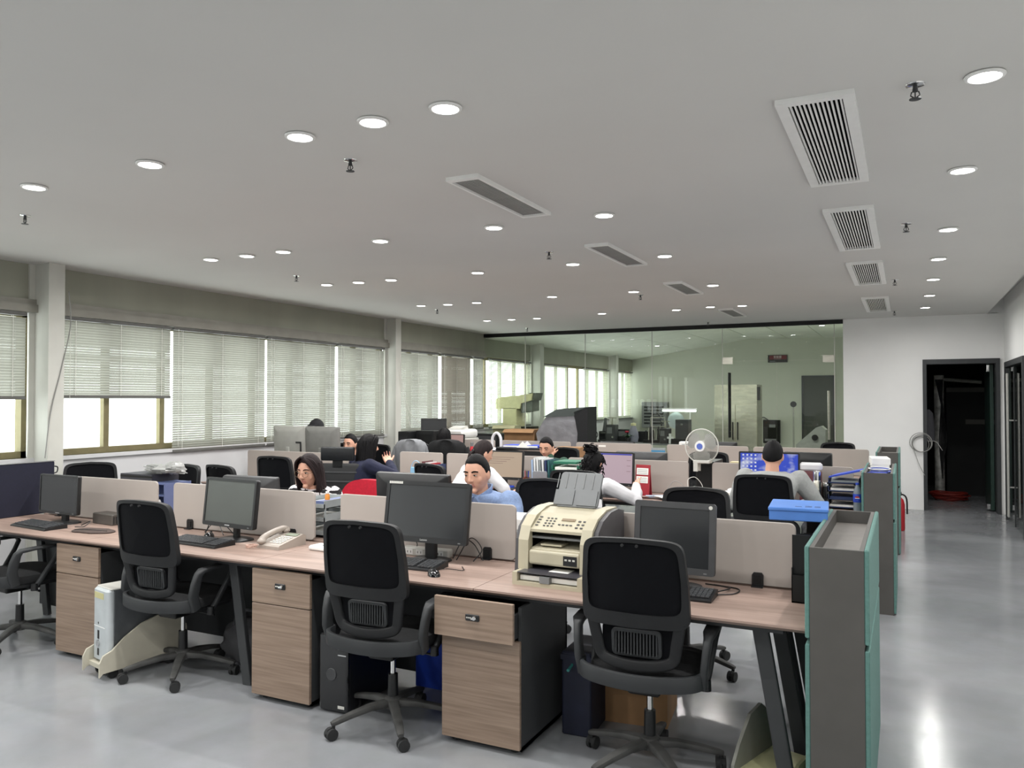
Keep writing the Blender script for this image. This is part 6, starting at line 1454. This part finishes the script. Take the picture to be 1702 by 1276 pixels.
t = thing('bench_vice', 'black box-shaped meter beside the microscope', 'meter', (-5.2, 15.8, DZ)); MB().rbox(-.16, .16, -.14, .14, 0, .26, .01).build('case', 'black_plastic', t); MB().box(-.12, .06, -.143, -.14, .12, .22).build('meter_face', 'mid_plastic', t)
t = thing('water_carafe', 'clear glass carafe with a pale cap on the laboratory bench', 'carafe', (-4.98, 15.6, DZ)); MB().lathe([(0, 0), (.09, .01), (.11, .1), (.1, .2), (.06, .3), (.05, .34)], 18).build('vessel', pm('lilac_glass', '#b5b4c4', .15, trans=.5), t, 40); MB().lathe([(.055, .34), (.055, .39), (0, .4)], 14).build('cap', 'machine_cream', t)
t = thing('red_flower', 'small red flower in leaves on the laboratory bench', 'flower', (-5.05, 15.45, DZ)); MB().lathe([(0, 0), (.05, 0), (.06, .08), (.05, .1)], 14).build('pot', 'black_plastic', t, 40)
for k in range(7): MB().sweep([(0, 0, .08), (.06*math.cos(k*.9), .06*math.sin(k*.9), .16), (.13*math.cos(k*.9), .13*math.sin(k*.9), .13)], [(.004, .003), (.03, .003), (.004, .002)], (math.sin(k*.9), -math.cos(k*.9), 0)).build('leaf', pm('leaf', '#2c4a33', .6), t, 60)
for k in range(6): MB().ell((-.02 + .022*math.cos(k*1.05), .022*math.sin(k*1.05), .22), (.024, .024, .02), 8, 6).build('petal', pm('petal', '#b3243c', .5), t, 50)
t = thing('air_grille', 'grey wall air unit with dark grille in the laboratory corner', 'air unit', (-6.35, 21.9, 1.12)); MB().rbox(-.35, .35, -.15, .2, -.3, .42, .02, 3, 'y').build('unit_body', 'mid_plastic', t)
for k in range(6): MB().box(-.28, .28, -.155, -.15, -.2 + .09*k, -.15 + .09*k).build('grille_bar', 'black_plastic', t)

# more dark apparatus standing along the bench
gear = [(-5.95, 15.6, .26, .3, 'squat black power supply at the left end of the laboratory bench'), (-5.42, 15.55, .2, .36, 'upright grey apparatus with a crank handle behind the photo tent'), (-4.82, 15.95, .3, .22, 'low black console behind the carafe'), (-4.3, 15.55, .16, .3, 'narrow dark press left of the testing machine'), (-5.7, 16.1, .34, .2, 'black screen-like unit behind the microscope')]
for k, (x, y, w, h, lab) in enumerate(gear):
    t = thing('bench_apparatus', lab, 'machine', (x, y, DZ), .15*(k % 3 - 1), 'dark apparatus on the laboratory bench')
    MB().rbox(-w/2, w/2, -.12, .12, 0, h, .015).build('housing', ('black_plastic', 'charcoal_plastic', 'black_metal', 'charcoal_plastic', 'black_plastic')[k], t)
    MB().box(-w*.35, w*.2, -.123, -.12, h*.5, h*.85).build('front_panel', 'mid_plastic' if k % 2 else 'black_metal', t)
    MB().cyl((w*.3, -.12, h*.3), (w*.3, -.145, h*.3), .022, n=12).build('knob', 'chrome', t, 40)
    if k in (1, 3): MB().cyl((0, 0, h), (0, 0, h + .14), .018).cyl((-.09, 0, h + .14), (.09, 0, h + .14), .01).build('crank', 'steel', t)
    if k in (0, 4): MB().tube(bez([(w/2, 0, h*.8), (w/2 + .1, -.05, h*.6), (w/2 + .12, -.1, .1), (w/2 + .05, -.2, .01)], 6), .009, 6).build('hose', 'rubber', t, 50)
t = thing('white_tool', 'small white cross-shaped clamp on the laboratory bench', 'clamp', (-4.18, 15.45, DZ)); MB().box(-.02, .02, -.02, .02, 0, .2).build('upright', 'white_plastic', t); MB().box(-.07, .07, -.015, .015, .1, .14).build('arm', 'white_plastic', t)
